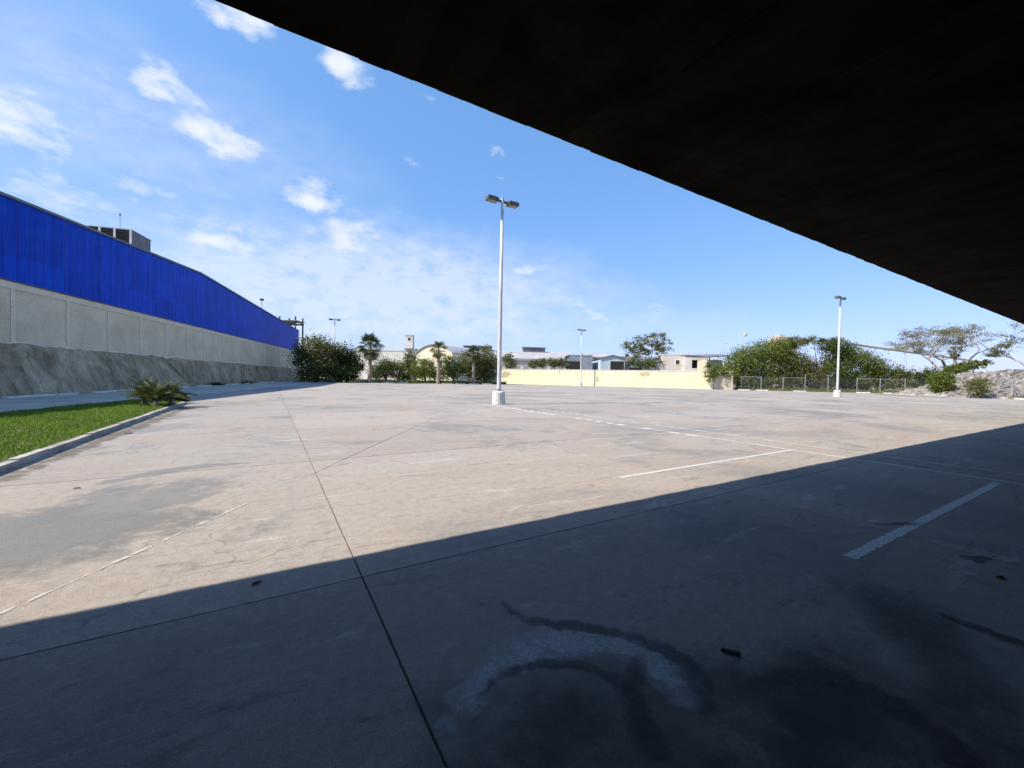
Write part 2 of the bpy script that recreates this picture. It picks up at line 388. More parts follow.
# ------------------------------------------------------------------ mesh helpers
def empty(name, loc=(0, 0, 0), rz=0.0):
    o = bpy.data.objects.new(name, None); col.objects.link(o)
    o.location = loc; o.rotation_euler = (0, 0, rz); o.empty_display_size = .2
    return o
def tag(o, label, cat, group=None):
    o['label'] = label; o['category'] = cat
    if group: o['group'] = group
    return o
def mesh_obj(name, me, mat, parent=None):
    if mat is not None and not me.materials: me.materials.append(mat)
    o = bpy.data.objects.new(name, me); col.objects.link(o)
    if parent: o.parent = parent
    return o
class MB:
    def __init__(s): s.v = []; s.f = []; s.uv = None
    def add(s, vs, fs):
        n = len(s.v); s.v += [tuple(p) for p in vs]; s.f += [tuple(i + n for i in q) for q in fs]; return s
    def box(s, x0, x1, y0, y1, z0, z1, T=None):
        vs = [Vector((x, y, z)) for z in (z0, z1) for y in (y0, y1) for x in (x0, x1)]
        if T is not None: vs = [T @ p for p in vs]
        return s.add(vs, [(0, 2, 3, 1), (4, 5, 7, 6), (0, 1, 5, 4), (2, 6, 7, 3), (0, 4, 6, 2), (1, 3, 7, 5)])
    def prism(s, poly, z0, z1):
        n = len(poly)
        return s.add([(x, y, z0) for x, y in poly] + [(x, y, z1) for x, y in poly],
                     [tuple(range(n))[::-1], tuple(range(n, 2 * n))] + [(i, (i + 1) % n, n + (i + 1) % n, n + i) for i in range(n)])
    def xprism(s, poly, y0, y1):          # outline in x-z, pushed along y
        n = len(poly)
        return s.add([(x, y0, z) for x, z in poly] + [(x, y1, z) for x, z in poly],
                     [tuple(range(n)), tuple(range(n, 2 * n))[::-1]] + [(i, n + i, n + (i + 1) % n, (i + 1) % n) for i in range(n)])
    def tube(s, pts, rad, seg=7, cap=True):
        pts = [Vector(p) for p in pts]
        base = len(s.v)
        for i, p in enumerate(pts):
            d = (pts[min(i + 1, len(pts) - 1)] - pts[max(i - 1, 0)]).normalized()
            u = d.cross(Vector((0.13, .97, .2)))
            if u.length < .1: u = d.cross(Vector((1, 0, 0)))
            u.normalize(); w = d.cross(u)
            r = rad[i] if isinstance(rad, (list, tuple)) else rad
            for k in range(seg):
                a = 2 * math.pi * k / seg
                q = p + (u * math.cos(a) + w * math.sin(a)) * r
                s.v.append((q.x, q.y, q.z))
        for i in range(len(pts) - 1):
            for k in range(seg):
                a = base + i * seg + k; b = base + i * seg + (k + 1) % seg
                s.f.append((a, b, b + seg, a + seg))
        if cap:
            s.f.append(tuple(base + k for k in range(seg))[::-1])
            s.f.append(tuple(base + (len(pts) - 1) * seg + k for k in range(seg)))
        return s
    def mesh(s, name):
        me = bpy.data.meshes.new(name); me.from_pydata(s.v, [], s.f); me.update(); return me
    def build(s, name, mat, parent=None, smooth=False):
        me = s.mesh(name)
        if smooth: me.polygons.foreach_set('use_smooth', [True] * len(me.polygons))
        return mesh_obj(name, me, mat, parent)

def quads_mesh(name, V, F, tint=None):
    """fast mesh from numpy: V (n,3), F (m,k)"""
    me = bpy.data.meshes.new(name)
    me.vertices.add(len(V)); me.vertices.foreach_set('co', np.asarray(V, np.float32).ravel())
    k = F.shape[1]
    me.loops.add(F.size); me.loops.foreach_set('vertex_index', F.astype(np.int32).ravel())
    me.polygons.add(len(F)); me.polygons.foreach_set('loop_start', np.arange(0, F.size, k, dtype=np.int32))
    me.update(calc_edges=True)
    if tint is not None:
        a = me.attributes.new('tint', 'FLOAT', 'POINT'); a.data.foreach_set('value', np.asarray(tint, np.float32))
    return me

def leaves_mesh(name, cen, size, tint, rg, flat=.0):
    """rhombic leaves with random attitude at the points cen"""
    n = len(cen)
    a = rg.normal(size=(n, 3)); a /= np.linalg.norm(a, axis=1)[:, None]
    b = rg.normal(size=(n, 3)); b[:, 2] *= (1 - flat)
    b -= a * (a * b).sum(1)[:, None]; b /= np.linalg.norm(b, axis=1)[:, None] + 1e-9
    L = (size * rg.uniform(.6, 1.35, n))[:, None]; W = L * rg.uniform(.45, .75, n)[:, None]
    c = np.cross(a, b)
    V = np.stack([cen - a * L * .5, cen + b * W * .5 + c * L * .06, cen + a * L * .5, cen - b * W * .5 + c * L * .06], 1).reshape(-1, 3)
    F = np.arange(4 * n).reshape(n, 4)
    return quads_mesh(name, V, F, np.repeat(tint, 4))

# ------------------------------------------------------------------ the setting: ground, lot, road, verges
g = MB().add([(-1500, -1500, -.05), (1500, -1500, -.05), (1500, 1500, -.05), (-1500, 1500, -.05)], [(0, 1, 2, 3)]).build('ground', M['earth'])
g['kind'] = 'structure'
JX, JY, SX, SY = .59, 3.07, 4.8, 4.5
K0, K1, J0, J1 = -2, 9, -2, 6
lot = MB().add([(-60, -30, -.03), (130, -30, -.03), (130, 128, -.03), (-60, 128, -.03)], [(0, 1, 2, 3)]).build('parking_lot', M['soil'])
lot['kind'] = 'structure'
def slab_mesh(i):
    rr = random.Random(i); gx, gy = SX / 2 - .004, SY / 2 - .004
    mb = MB(); n = 7
    ring = []
    # slightly chipped edge: the arris wanders by some millimetres
    def side(a, b):
        out = []
        for k in range(n):
            t = k / n
            out.append((a[0] + (b[0] - a[0]) * t, a[1] + (b[1] - a[1]) * t))
        return out
    cs = [(-gx, -gy), (gx, -gy), (gx, gy), (-gx, gy)]
    for q in range(4): ring += side(cs[q], cs[(q + 1) % 4])
    top = [(x * (1 - rr.uniform(.0002, .0016)), y * (1 - rr.uniform(.0002, .0016)), 0) for x, y in ring]
    low = [(x, y, -.028) for x, y in ring]
    m = len(ring)
    mb.add(top + low, [tuple(range(m))] + [(k, m + k, m + (k + 1) % m, (k + 1) % m) for k in range(m)])
    return mb.mesh('slab')
slab_meshes = [slab_mesh(i) for i in range(5)]
for me in slab_meshes: me.materials.append(M['lot'])
for k in range(K0, K1 + 1):
    for j in range(J0, J1 + 1):
        o = mesh_obj('slab', random.choice(slab_meshes), None, lot)
        o.location = (JX + (k + .5) * SX, JY + (j + .5) * SY, random.uniform(-.0015, .0015))
        if random.random() < .5: o.rotation_euler = (0, 0, math.pi)
fv, ff = [], []
for k in range(-13, 27):
    for j in range(-7, 28):
        if K0 <= k <= K1 and J0 <= j <= J1: continue
        x0, y0 = JX + k * SX + .008, JY + j * SY + .008
        n = len(fv); fv += [(x0, y0, 0), (x0 + SX - .016, y0, 0), (x0 + SX - .016, y0 + SY - .016, 0), (x0, y0 + SY - .016, 0)]
        ff.append((n, n + 1, n + 2, n + 3))
far = MB().add(fv, ff).build('far_slabs', M['lot'], lot); far['kind'] = 'stuff'

def ribbon(name, pts, width, mat, parent, z=.004, sub=.12, wob=0.0, seed=0):
    """a film of given width along a smooth world polyline"""
    rr = random.Random(seed)
    pts = [Vector((p[0], p[1], 0)) for p in pts]
    ws = width if isinstance(width, (list, tuple)) else [width] * len(pts)
    out, wo = [], []
    for i in range(len(pts) - 1):                 # Catmull-Rom
        p0, p1, p2, p3 = pts[max(i - 1, 0)], pts[i], pts[i + 1], pts[min(i + 2, len(pts) - 1)]
        n = max(2, int((p2 - p1).length / sub))
        if len(pts) == 2: n = max(2, int((p2 - p1).length / 1.0))
        for k in range(n):
            t = k / n
            out.append(.5 * ((2 * p1) + (p2 - p0) * t + (2 * p0 - 5 * p1 + 4 * p2 - p3) * t * t + (3 * p1 - p0 - 3 * p2 + p3) * t ** 3))
            wo.append(ws[i] * (1 - t) + ws[i + 1] * t)
    out.append(pts[-1]); wo.append(ws[-1])
    V, F, UV = [], [], []
    for i, p in enumerate(out):
        d = (out[min(i + 1, len(out) - 1)] - out[max(i - 1, 0)]).normalized(); s = Vector((-d.y, d.x, 0))
        w = wo[i] / 2
        for q in (0, 1, 2):
            r = p + s * w * (q - 1) * (1 + rr.uniform(-wob, wob)); V.append((r.x, r.y, z)); UV.append((q / 2, i / len(out)))
        if i:
            b = 3 * i
            for q in (0, 1): F.append((b - 3 + q, b - 2 + q, b + 1 + q, b + q))
    me = bpy.data.meshes.new(name); me.from_pydata(V, [], F)
    ul = me.uv_layers.new(name='UVMap')
    for lp in me.loops: ul.data[lp.index].uv = UV[lp.vertex_index]
    me.update()
    return mesh_obj(name, me, mat, parent)

def blot(name, center, rx, ry, mat, parent, rot=0.0, z=.0035, seed=0, rag=.22):
    """irregular round film with uv.x running centre(.5) to rim(1)"""
    rr = random.Random(seed); n = 40; V = [(center[0], center[1], z)]; F = []
    ph = [rr.uniform(0, 6.28) for _ in range(5)]
    for k in range(n):
        a = 2 * math.pi * k / n
        f = 1 + rag * sum(math.sin(a * (q + 2) + ph[q]) / (q + 1.5) for q in range(5))
        x, y = rx * f * math.cos(a), ry * f * math.sin(a)
        V.append((center[0] + x * math.cos(rot) - y * math.sin(rot), center[1] + x * math.sin(rot) + y * math.cos(rot), z))
        F.append((0, 1 + k, 1 + (k + 1) % n))
    me = bpy.data.meshes.new(name); me.from_pydata(V, [], F)
    ul = me.uv_layers.new(name='UVMap')
    for lp in me.loops: ul.data[lp.index].uv = (.5 if lp.vertex_index == 0 else .985, .5)
    me.update()
    return mesh_obj(name, me, mat, parent)

# painted stall lines: two rows of stalls either side of a centre line
def line(a, b, w=.11, mat='paint', seed=0, z=.004): return ribbon('painted_line', [a, b], w, M[mat], lot, z, seed=seed)
line((4.28, 1.41), (9.7, 1.39), .115)
line((4.55, 4.33), (9.95, 4.36), .09)
for i, y in enumerate((7.3, 10.2, 13.2, 16.1, 19.1, 22.0)): line((4.7, y), (9.8, y), .09, 'paint_faint', i)
for i, y in enumerate((1.4, 4.3, 7.3, 10.2, 13.2, 16.1, 19.1)): line((24.6, y), (30.2, y), .10, 'paint_faint', i)
line((9.85, 1.2), (9.85, 34), .10, 'paint_faint', 3, .0046); line((10.95, .6), (10.95, 30), .10, 'paint_faint', 4)
for i, y in enumerate((4.3, 7.3, 10.2, 13.2, 16.1, 19.1, 22.0, 25, 28)): line((11.1, y), (16, y), .10, 'paint_faint', i + 9)
for i in range(26):
    y = 6.6 + i * .52
    if random.random() < .85: line((9.85, y), (9.85, y + random.uniform(.28, .38)), .28, 'paint', i, .0052)
    if random.random() < .6: line((10.95, 4.2 + i * .5), (10.95, 4.2 + i * .5 + random.uniform(.15, .3)), .14, 'paint', i, .0052)
line((9.93, -1.2), (9.93, 8.5), .13, 'paint_thin', 3, .0056); line((10.97, -.6), (10.97, 8.0), .11, 'paint_thin', 4, .0056)
for x0 in (30.4, 45, 59):
    for i in range(10): line((x0, 4.3 + i * 2.95), (x0 + 5, 4.3 + i * 2.95), .11, 'paint_faint', i, .0041)
for y0 in (36, 50, 62):
    for i in range(12): line((6 + i * 2.95, y0), (6 + i * 2.95, y0 + 5), .11, 'paint_faint', i, .0042)
# oblique old line that crosses the joints, pale at the near end and a crack further on
ob = [gp(-60, 643), gp(313, 475), gp(435, 418)]
ribbon('worn_line', [gp(-40, 634), gp(250, 503)], .06, M['paint_faint'], lot, .004)
ribbon('worn_line', [gp(95, 573), gp(150, 549)], .05, M['paint_faint'], lot, .0046)
ribbon('crack', [gp(270, 494), gp(313, 475), gp(372, 447), gp(440, 416)], .022, M['crack'], lot, .004, wob=.3)
ribbon('worn_line', [gp(318, 474), gp(440, 418)], .05, M['paint_faint'], lot, .0032)
ribbon('washed_soil', [(-3.08, 4), (-3.05, 9), (-3.0, 14), (-2.95, 19), (-3.1, 23)], [.3, .45, .6, .7, .4], M['kerbdirt'], lot, .0038, sub=.3, wob=.25)
# stains with shapes of their own; the broad faint blots also paint in shade
def px_ribbon(name, pxs, w, mat, **k): return ribbon(name, [gp(*p) for p in pxs], w, M[mat], lot, **k)
px_ribbon('mud_mark', [(448, 742), (470, 705), (500, 672), (545, 650), (600, 642), (650, 655), (690, 688), (700, 716)], [.12, .20, .30, .34, .34, .32, .28, .16], 'mud', z=.0036, wob=.2, seed=4)
px_ribbon('tyre_mark', [(470, 610), (505, 606), (530, 622), (585, 630), (640, 640), (690, 665), (715, 700), (728, 730)], [.05, .09, .12, .14, .16, .17, .16, .12], 'oil', z=.0042, wob=.2, seed=5)
px_ribbon('tyre_mark', [(482, 716), (500, 684), (545, 668), (600, 672), (640, 700), (655, 740)], [.04, .07, .08, .09, .10, .10], 'oil', z=.0048, wob=.2, seed=6)
px_ribbon('tyre_mark', [(648, 655), (640, 690), (650, 730), (670, 768)], [.12, .16, .18, .16], 'oil', z=.0054, wob=.2, seed=7)
px_ribbon('tyre_mark', [(735, 705), (790, 682), (850, 684), (905, 712), (960, 752), (990, 790)], [.08, .14, .2, .22, .22, .2], 'oil', z=.0036, wob=.2, seed=8)
px_ribbon('tyre_mark', [(935, 612), (985, 630), (1040, 650)], [.03, .12, .18], 'oil', z=.0036, wob=.2, seed=9)
blot('oil_shade_blot', gp(560, 725), .32, .26, M['oil_shade'], lot, .3, .0032, 12)
blot('oil_shade_blot', gp(830, 740), .55, .28, M['oil_shade'], lot, .3, .0030, 13)
blot('oil_shade_blot', gp(930, 640), .9, .35, M['oil_shade'], lot, .5, .0031, 14)
blot('damp_stain', gp(80, 522), 1.55, 1.25, M['damp'], lot, .5, .0030, 15, .3)
blot('damp_stain', gp(-30, 545), 1.2, 1.3, M['damp'], lot, .2, .0034, 16, .3)
px_ribbon('damp_stain', [(90, 486), (150, 474), (205, 466), (250, 463)], [.3, .5, .4, .1], 'damp', z=.0036, wob=.3, seed=19)
blot('oil_shade_blot', gp(640, 735), 1.25, .62, M['oil_shade'], lot, -.5, .0026, 23, .3)  # broad oil film, its dark colour deepens the shade on the floor
blot('oil_shade_blot', gp(905, 735), 1.0, .6, M['oil_shade'], lot, -.3, .0027, 24, .3)  # second broad film, shade painted into the near floor with the oil
blot('oil_shade_blot', gp(905, 525), .32, .07, M['oil'], lot, -.4, .0040, 25, .3)
blot('oil_shade_blot', gp(985, 560), .25, .06, M['oil'], lot, -.4, .0040, 26, .3)


# asphalt strip of road along the blue warehouse
WA = math.atan2(.969, .249)
WDIR = Vector((math.cos(WA), math.sin(WA))); WN = Vector((-math.sin(WA), math.cos(WA)))
WO = Vector((-11.14, 29.1))
def wl(t, d): p = WO + WDIR * t + WN * d; return (p.x, p.y)
road = MB().add([(*wl(-60, -6.4), .005), (*wl(44, -6.4), .005), (*wl(44, .6), .005), (*wl(-60, .6), .005)], [(0, 1, 2, 3)]).build('road', M['road'])
road['kind'] = 'structure'
# gutter kerb at the foot of the bank, in separate stones
gk = empty('gutter_kerb', (*wl(0, 0), 0)); tag(gk, 'broken pale kerb along the foot of the grey concrete bank', 'kerb')
gk.rotation_euler = (0, 0, WA)
st = MB().box(-.72, .72, -.12, .12, 0, .1).mesh('kerb_stone'); st.materials.append(M['whitekerb'])
for i in range(46):
    if random.random() < .3: continue
    o = mesh_obj('kerb_stone', st, None, gk); o.location = (-22 + i * 1.5, -.35 + random.uniform(-.03, .03), -.01 * random.random()); o.rotation_euler = (0, 0, random.uniform(-.02, .02))

# grass island with kerb
isl = [(-3.4, -2), (-3.4, 22.8), (-3.75, 24.6), (-4.4, 25.6), (-5.2, 25.7), (-6.3, 22.0), (-12.4, -2)]
turf = MB().prism(isl, -.02, .09).build('grass_island', M['turf']); turf['kind'] = 'structure'
ks = MB().box(-.06, .06, -.488, .488, -.02, .108).mesh('kerb_stone'); ks.materials.append(M['kerb'])
kb = empty('island_kerb', (-3.32, 12, 0)); tag(kb, 'weathered concrete kerb edging the green grass island', 'kerb')
for i in range(25):
    o = mesh_obj('kerb_stone', ks, None, kb); o.location = (random.uniform(-.012, .012), -13.5 + i, random.uniform(-.012, .008)); o.rotation_euler = (0, 0, random.uniform(-.012, .012))
for (x, y, a) in ((-3.5, 23.4, .25), (-3.85, 24.3, .55), (-4.5, 25.2, 1.0), (-5.3, 25.5, 1.6)):
    o = mesh_obj('kerb_stone', ks, None, kb); o.location = (x + 3.32, y - 12, 0); o.rotation_euler = (0, 0, a)
def grass(name, poly, n, h, z, mat, seed, wid=.012, dens=None):
    rg = np.random.default_rng(seed); A = np.array(poly)
    lo, hi = A.min(0), A.max(0); pts = np.zeros((0, 2))
    while len(pts) < n:
        p = rg.uniform(lo, hi, (n * 2, 2)); ins = np.zeros(len(p), bool); j = len(A) - 1
        for i in range(len(A)):
            c = ((A[i, 1] > p[:, 1]) != (A[j, 1] > p[:, 1])) & (p[:, 0] < (A[j, 0] - A[i, 0]) * (p[:, 1] - A[i, 1]) / (A[j, 1] - A[i, 1] + 1e-12) + A[i, 0])
            ins ^= c; j = i
        pts = np.concatenate([pts, p[ins]])
    pts = pts[:n]
    patch = np.sin(pts[:, 0] * 2.1 + np.sin(pts[:, 1] * 1.3) * 2) * np.sin(pts[:, 1] * 1.7 + pts[:, 0]) * .5 + .5
    keep = np.sin(pts[:, 0] * 3.7 + 1.3 * np.sin(pts[:, 1] * 2.9)) * np.sin(pts[:, 1] * 3.1 + 1.7 * np.sin(pts[:, 0] * 2.3)) + rg.normal(0, .22, n) > -.72
    pts, patch = pts[keep], patch[keep]; n = len(pts)
    hh = h * rg.uniform(.5, 1.3, n) * (.75 + .5 * patch)
    a = rg.uniform(0, 2 * np.pi, n); ln = rg.normal(0, .45, (n, 2)) * hh[:, None]
    b0 = np.c_[pts, np.full(n, z)]; s = np.c_[np.cos(a), np.sin(a), np.zeros(n)] * wid * rg.uniform(.6, 1.4, n)[:, None]
    tip = b0 + np.c_[ln, hh]
    V = np.stack([b0 - s, b0 + s, tip], 1).reshape(-1, 3)
    t = np.clip(rg.normal(.35, .22, n) + patch * .3, 0, 1)
    o = mesh_obj(name, quads_mesh(name, V, np.arange(3 * n).reshape(n, 3), np.repeat(t, 3)), mat)
    o['kind'] = 'stuff'; return o
isl_v = [(-3.45, 6), (-3.45, 22.8), (-3.8, 24.4), (-4.4, 25.3), (-5.1, 25.4), (-6.3, 21.8), (-10.3, 6)]
gr = grass('grass', isl_v, 90000, .075, .085, M['grass'], 5, .009); tag(gr, 'bright green lawn on the kerbed island', 'grass')

# far verge
def vg(px, Z): return P(px, Z)
vpoly = [vg(300, 71), vg(380, 72), vg(440, 74), vg(506, 79), vg(506, 90), vg(440, 100), vg(290, 100)]
verge = MB().prism(vpoly, -.02, .10).build('grass_verge', M['verge']); verge['kind'] = 'structure'
vgr = grass('verge_grass', [vg(300, 71.3), vg(380, 72.3), vg(440, 74.3), vg(506, 79.3), vg(506, 86), vg(440, 84), vg(300, 80)], 16000, .42, .09, M['drygrass'], 6, .05)
tag(vgr, 'strip of rough green grass along the far edge of the lot', 'grass')
rpoly = [vg(735, 70.5), vg(790, 68), vg(850, 66.5), vg(905, 64), vg(960, 55), vg(1040, 47), vg(1150, 42), vg(1150, 110), vg(735, 110)]
rv = MB().prism(rpoly, -.02, .09).build('earth_verge', M['verge']); rv['kind'] = 'structure'
rgr = grass('weeds', [vg(735, 71), vg(790, 68.6), vg(850, 67), vg(905, 64.5), vg(960, 55.5), vg(1040, 47.5), vg(1040, 56), vg(905, 70), vg(735, 78)], 15000, .4, .08, M['drygrass'], 8, .05)
tag(rgr, 'low weeds along the wire fence on the right', 'weeds')
# pale kerb stones lining the far edges, one by one
wst = MB().box(-.9, .9, -.11, .11, -.02, .16).mesh('kerb_stone'); wst.materials.append(M['whitekerb'])
def edge_kerb(pts, label, gap, keep):
    e = empty('edge_kerb', (*P(*pts[0]), 0)); tag(e, label, 'kerb')
    o0 = Vector(P(*pts[0]))
    for a, b in zip(pts[:-1], pts[1:]):
        A, B = Vector(P(*a)), Vector(P(*b)); d = B - A; n = int(d.length / gap)
        for i in range(n):
            if random.random() > keep: continue
            p = A + d * ((i + .5) / n) - o0
            o = mesh_obj('kerb_stone', wst, None, e); o.location = (p.x, p.y, 0); o.rotation_euler = (0, 0, math.atan2(d.y, d.x) + random.uniform(-.02, .02))
edge_kerb([(735, 70.2), (790, 67.7), (850, 66.2), (905, 63.7), (960, 54.7), (1040, 46.7)], 'line of white kerb stones before the wire fence and rubble', 2.6, .78)
edge_kerb([(310, 70.7), (380, 71.7), (440, 73.7), (506, 78.7)], 'low pale kerb before the far grass verge and palms', 2.2, .75)

# ------------------------------------------------------------------ canopy overhead
canopy = empty('canopy', (0, 0, 0), R(-.5)); tag(canopy, 'black concrete canopy overhead shading the near pavement', 'canopy')
ER, EH = 4.10, 4.5
XL, XR, YB = -6.8, 62.0, -9.0
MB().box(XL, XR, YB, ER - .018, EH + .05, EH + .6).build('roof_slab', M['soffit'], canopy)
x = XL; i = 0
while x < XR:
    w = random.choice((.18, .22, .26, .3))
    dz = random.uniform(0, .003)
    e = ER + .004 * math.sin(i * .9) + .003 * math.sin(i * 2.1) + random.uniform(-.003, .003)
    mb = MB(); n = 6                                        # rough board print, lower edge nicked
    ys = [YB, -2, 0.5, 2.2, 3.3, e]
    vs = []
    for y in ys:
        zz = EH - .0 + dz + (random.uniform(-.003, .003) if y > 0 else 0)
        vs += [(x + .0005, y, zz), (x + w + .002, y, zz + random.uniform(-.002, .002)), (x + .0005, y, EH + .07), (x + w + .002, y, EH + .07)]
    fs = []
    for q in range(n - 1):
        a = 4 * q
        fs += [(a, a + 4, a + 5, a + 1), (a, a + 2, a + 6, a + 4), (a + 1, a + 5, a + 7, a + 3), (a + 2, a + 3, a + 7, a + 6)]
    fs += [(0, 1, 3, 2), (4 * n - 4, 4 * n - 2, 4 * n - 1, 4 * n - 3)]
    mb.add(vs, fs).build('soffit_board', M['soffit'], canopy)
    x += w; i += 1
MB().box(XL, XR, YB - .3, YB, 0, EH + .05).build('rear_wall', M['blockerwall'], canopy)  # unseen, added so that no light comes in from behind
MB().box(XL - .3, XL, YB - .3, ER - .05, 0, EH + .6).build('end_wall', M['blockerwall'], canopy)  # unseen, added close on the left to cut sky light under the canopy
MB().box(XR, XR + .3, YB - .3, ER, 0, EH + .6).build('end_wall', M['blockerwall'], canopy)  # unseen, added to close the far right end against light

# ------------------------------------------------------------------ blue warehouse on its concrete bank
wh = empty('warehouse', (WO.x, WO.y, 0), WA)
tag(wh, 'long warehouse clad in cobalt blue sheets above a grey concrete wall', 'building')
SB = 1.2; ZB = 6.05; T0, T1 = -42.0, 73.0
def top(t): return 11.63 - .060 * (24 - t) if t < 24 else 11.63 - .0262 * (t - 24)
MB().box(T0, T1, SB, SB + .3, 0, ZB).build('base_wall', M['plaster'], wh)
MB().box(T0, T1, SB - .05, SB - .002, ZB - .42, ZB - .07).build('top_band', M['pilaster'], wh)
MB().box(T0, T1, SB - .09, SB + .02, ZB - .07, ZB + .015).build('drip_flashing', M['trim'], wh)
t = 2.43 - 3.73 * 11
while t < T1:
    MB().box(t - .13, t + .13, SB - .042, SB - .002, 2.4, ZB - .42).build('pilaster', M['pilaster'], wh); t += 3.73
# blue sheets: three courses, ribbed, each sheet an object
PW = 3.2
def sheet(t0, t1, z0f, z1f, off):
    mb = MB(); nr = 5; prof = []
    w = (t1 - t0) / nr
    for q in range(nr):
        a = t0 + q * w
        prof += [(a, 0), (a + w * .62, 0), (a + w * .70, -.007), (a + w * .92, -.007)]
    prof.append((t1, 0))
    vs = []
    for (tt, dy) in prof: vs += [(tt, SB + .06 + dy - off, z0f(tt)), (tt, SB + .06 + dy - off, z1f(tt))]
    fs = [(2 * q, 2 * q + 2, 2 * q + 3, 2 * q + 1) for q in range(len(prof) - 1)]
    return mb.add(vs, fs)
n = int((T1 - T0) / PW)
for q in range(n):
    t0 = T0 + q * PW + .012; t1 = T0 + (q + 1) * PW - .012
    for c in range(3):
        f0 = lambda t, c=c: (ZB + .02) if c == 0 else ZB + (top(t) - ZB) * c / 3.0 - .05
        f1 = lambda t, c=c: ZB + (top(t) - ZB) * (c + 1) / 3.0
        sheet(t0, t1, f0, f1, .008 * c + random.uniform(0, .008)).build('wall_sheet', M['blue'], wh)
TE = T0 + n * PW
segs = [T0, 0, 12, 24, 40, 56, TE]
body = []
for a, b in zip(segs[:-1], segs[1:]):
    MB().add([(a, SB - .06, top(a)), (b, SB - .06, top(b)), (b, SB + .5, top(b)), (a, SB + .5, top(a)),
              (a, SB - .06, top(a) + .14), (b, SB - .06, top(b) + .14), (b, SB + .5, top(b) + .14), (a, SB + .5, top(a) + .14)],
             [(0, 3, 2, 1), (4, 5, 6, 7), (0, 1, 5, 4), (1, 2, 6, 5), (2, 3, 7, 6), (3, 0, 4, 7)]).build('parapet_cap', M['roofdark'], wh)
    MB().add([(a, SB + .5, top(a) - .02), (b, SB + .5, top(b) - .02), (b, SB + 45, top(b) - .1), (a, SB + 45, top(a) - .1)], [(0, 1, 2, 3)]).build('roof', M['roofgrey'], wh)
MB().add([(T0, SB + .12, 0), (T0, SB + 45, 0), (T0, SB + 45, top(T0)), (T0, SB + .12, top(T0))], [(0, 1, 2, 3)]).build('end_wall', M['blue'], wh)
MB().add([(TE, SB + .12, 0), (TE, SB + 45, 0), (TE, SB + 45, top(TE)), (TE, SB + .12, top(TE))], [(3, 2, 1, 0)]).build('end_wall', M['blue'], wh)
MB().box(T0, TE, SB + .15, SB + .2, ZB, top(T0)).build('lining', M['dark'], wh)

# rough battered bank in two pours with an open diagonal joint between them
def bank(name, t0, t1, hf, foot, seed, label):
    from mathutils import noise as mn
    nx = int((t1 - t0) / .15); nz = 20; V = []; F = []
    for i in range(nx + 1):
        t = t0 + (t1 - t0) * i / nx
        for k in range(nz + 1):
            s = k / nz
            H = hf(t) + .10 * mn.noise((t * .7, seed, 0)) + .05 * mn.noise((t * 2.3, seed, 1))
            n1 = mn.fractal(Vector((t * .55, s * 1.4, seed)), 1.0, 2.0, 5)
            n2 = mn.fractal(Vector((t * 1.1 + s * 2.2, s * .5, seed + 4)), 1.0, 2.0, 4)
            n3 = mn.fractal(Vector((t * 2.6, s * 7, seed + 2)), .8, 2.0, 4)
            z = s * H; y = -.055 * n3 + foot + (SB - .12 - foot) * s ** 1.15 - .14 * n1 - .12 * n2 * (1 - s * .3) - (.16 * max(0, mn.noise((t * .8, s * 3, seed + 9))) if s > .75 else 0)
            tt = t + (1 - s) * (1.9 if i == nx and name == 'x' else 0)
            V.append((tt, y, z))
        V.append((t, SB + .05, hf(t) + .12 + .06 * mn.noise((t * 1.3, seed, 2))))
    m = nz + 2
    for i in range(nx):
        for k in range(m - 1): F.append((i * m + k, (i + 1) * m + k, (i + 1) * m + k + 1, i * m + k + 1))
    me = bpy.data.meshes.new('bank'); me.from_pydata(V, [], F); me.update()
    me.polygons.foreach_set('use_smooth', [True] * len(me.polygons))
    return mesh_obj('concrete_bank', me, M['shotcrete'], wh)
b1 = bank('a', T0, 16.5, lambda t: 2.75 - .006 * (t + 5), 0.0, 1.0, '')
# shear the end so that the joint runs down to the right
for v in b1.data.vertices:
    if v.co.x > 10: v.co.x += (1 - v.co.z / 2.7) * 2.6 * (v.co.x - 10) / 6.5
b2 = bank('b', 15.6, TE, lambda t: 2.45 - .004 * (t - 16), .62, 7.0, '')
for v in b2.data.vertices:
    if v.co.x < 22: v.co.x += (1 - v.co.z / 2.6) * 2.6 * max(0, (22 - v.co.x) / 6.4)
mbe = []
for zz in (0, .4, .8, 1.2, 1.6, 2.0, 2.4, 2.66):            # raw end face of the first pour
    xx = 16.5 + (1 - zz / 2.7) * 2.6; mbe += [(xx - .02, .0 + 1.08 * (zz / 2.75) ** 1.15 - .04, zz), (xx - .3, 1.25, zz)]
MB().add(mbe, [(2 * k, 2 * k + 1, 2 * k + 3, 2 * k + 2) for k in range(7)]).build('pour_joint', M['shotcrete'], wh)
# mortar lip left by the pour along the top of the bank
lip = MB(); L_ = []
from mathutils import noise as mnoise
tt = T0
while tt < TE:
    L_.append((tt, SB - .04, 2.78 - .005 * (tt + 5) + .13 * mnoise.noise((tt * .5, 3, 3)) + .06 * mnoise.noise((tt * 1.7, 3, 9)))); tt += .5
lip.tube(L_, [.06 + .10 * abs(mnoise.noise((p[0] * .9, 1, 5))) for p in L_], 6).build('mortar_lip', M['pilaster'], wh, True)

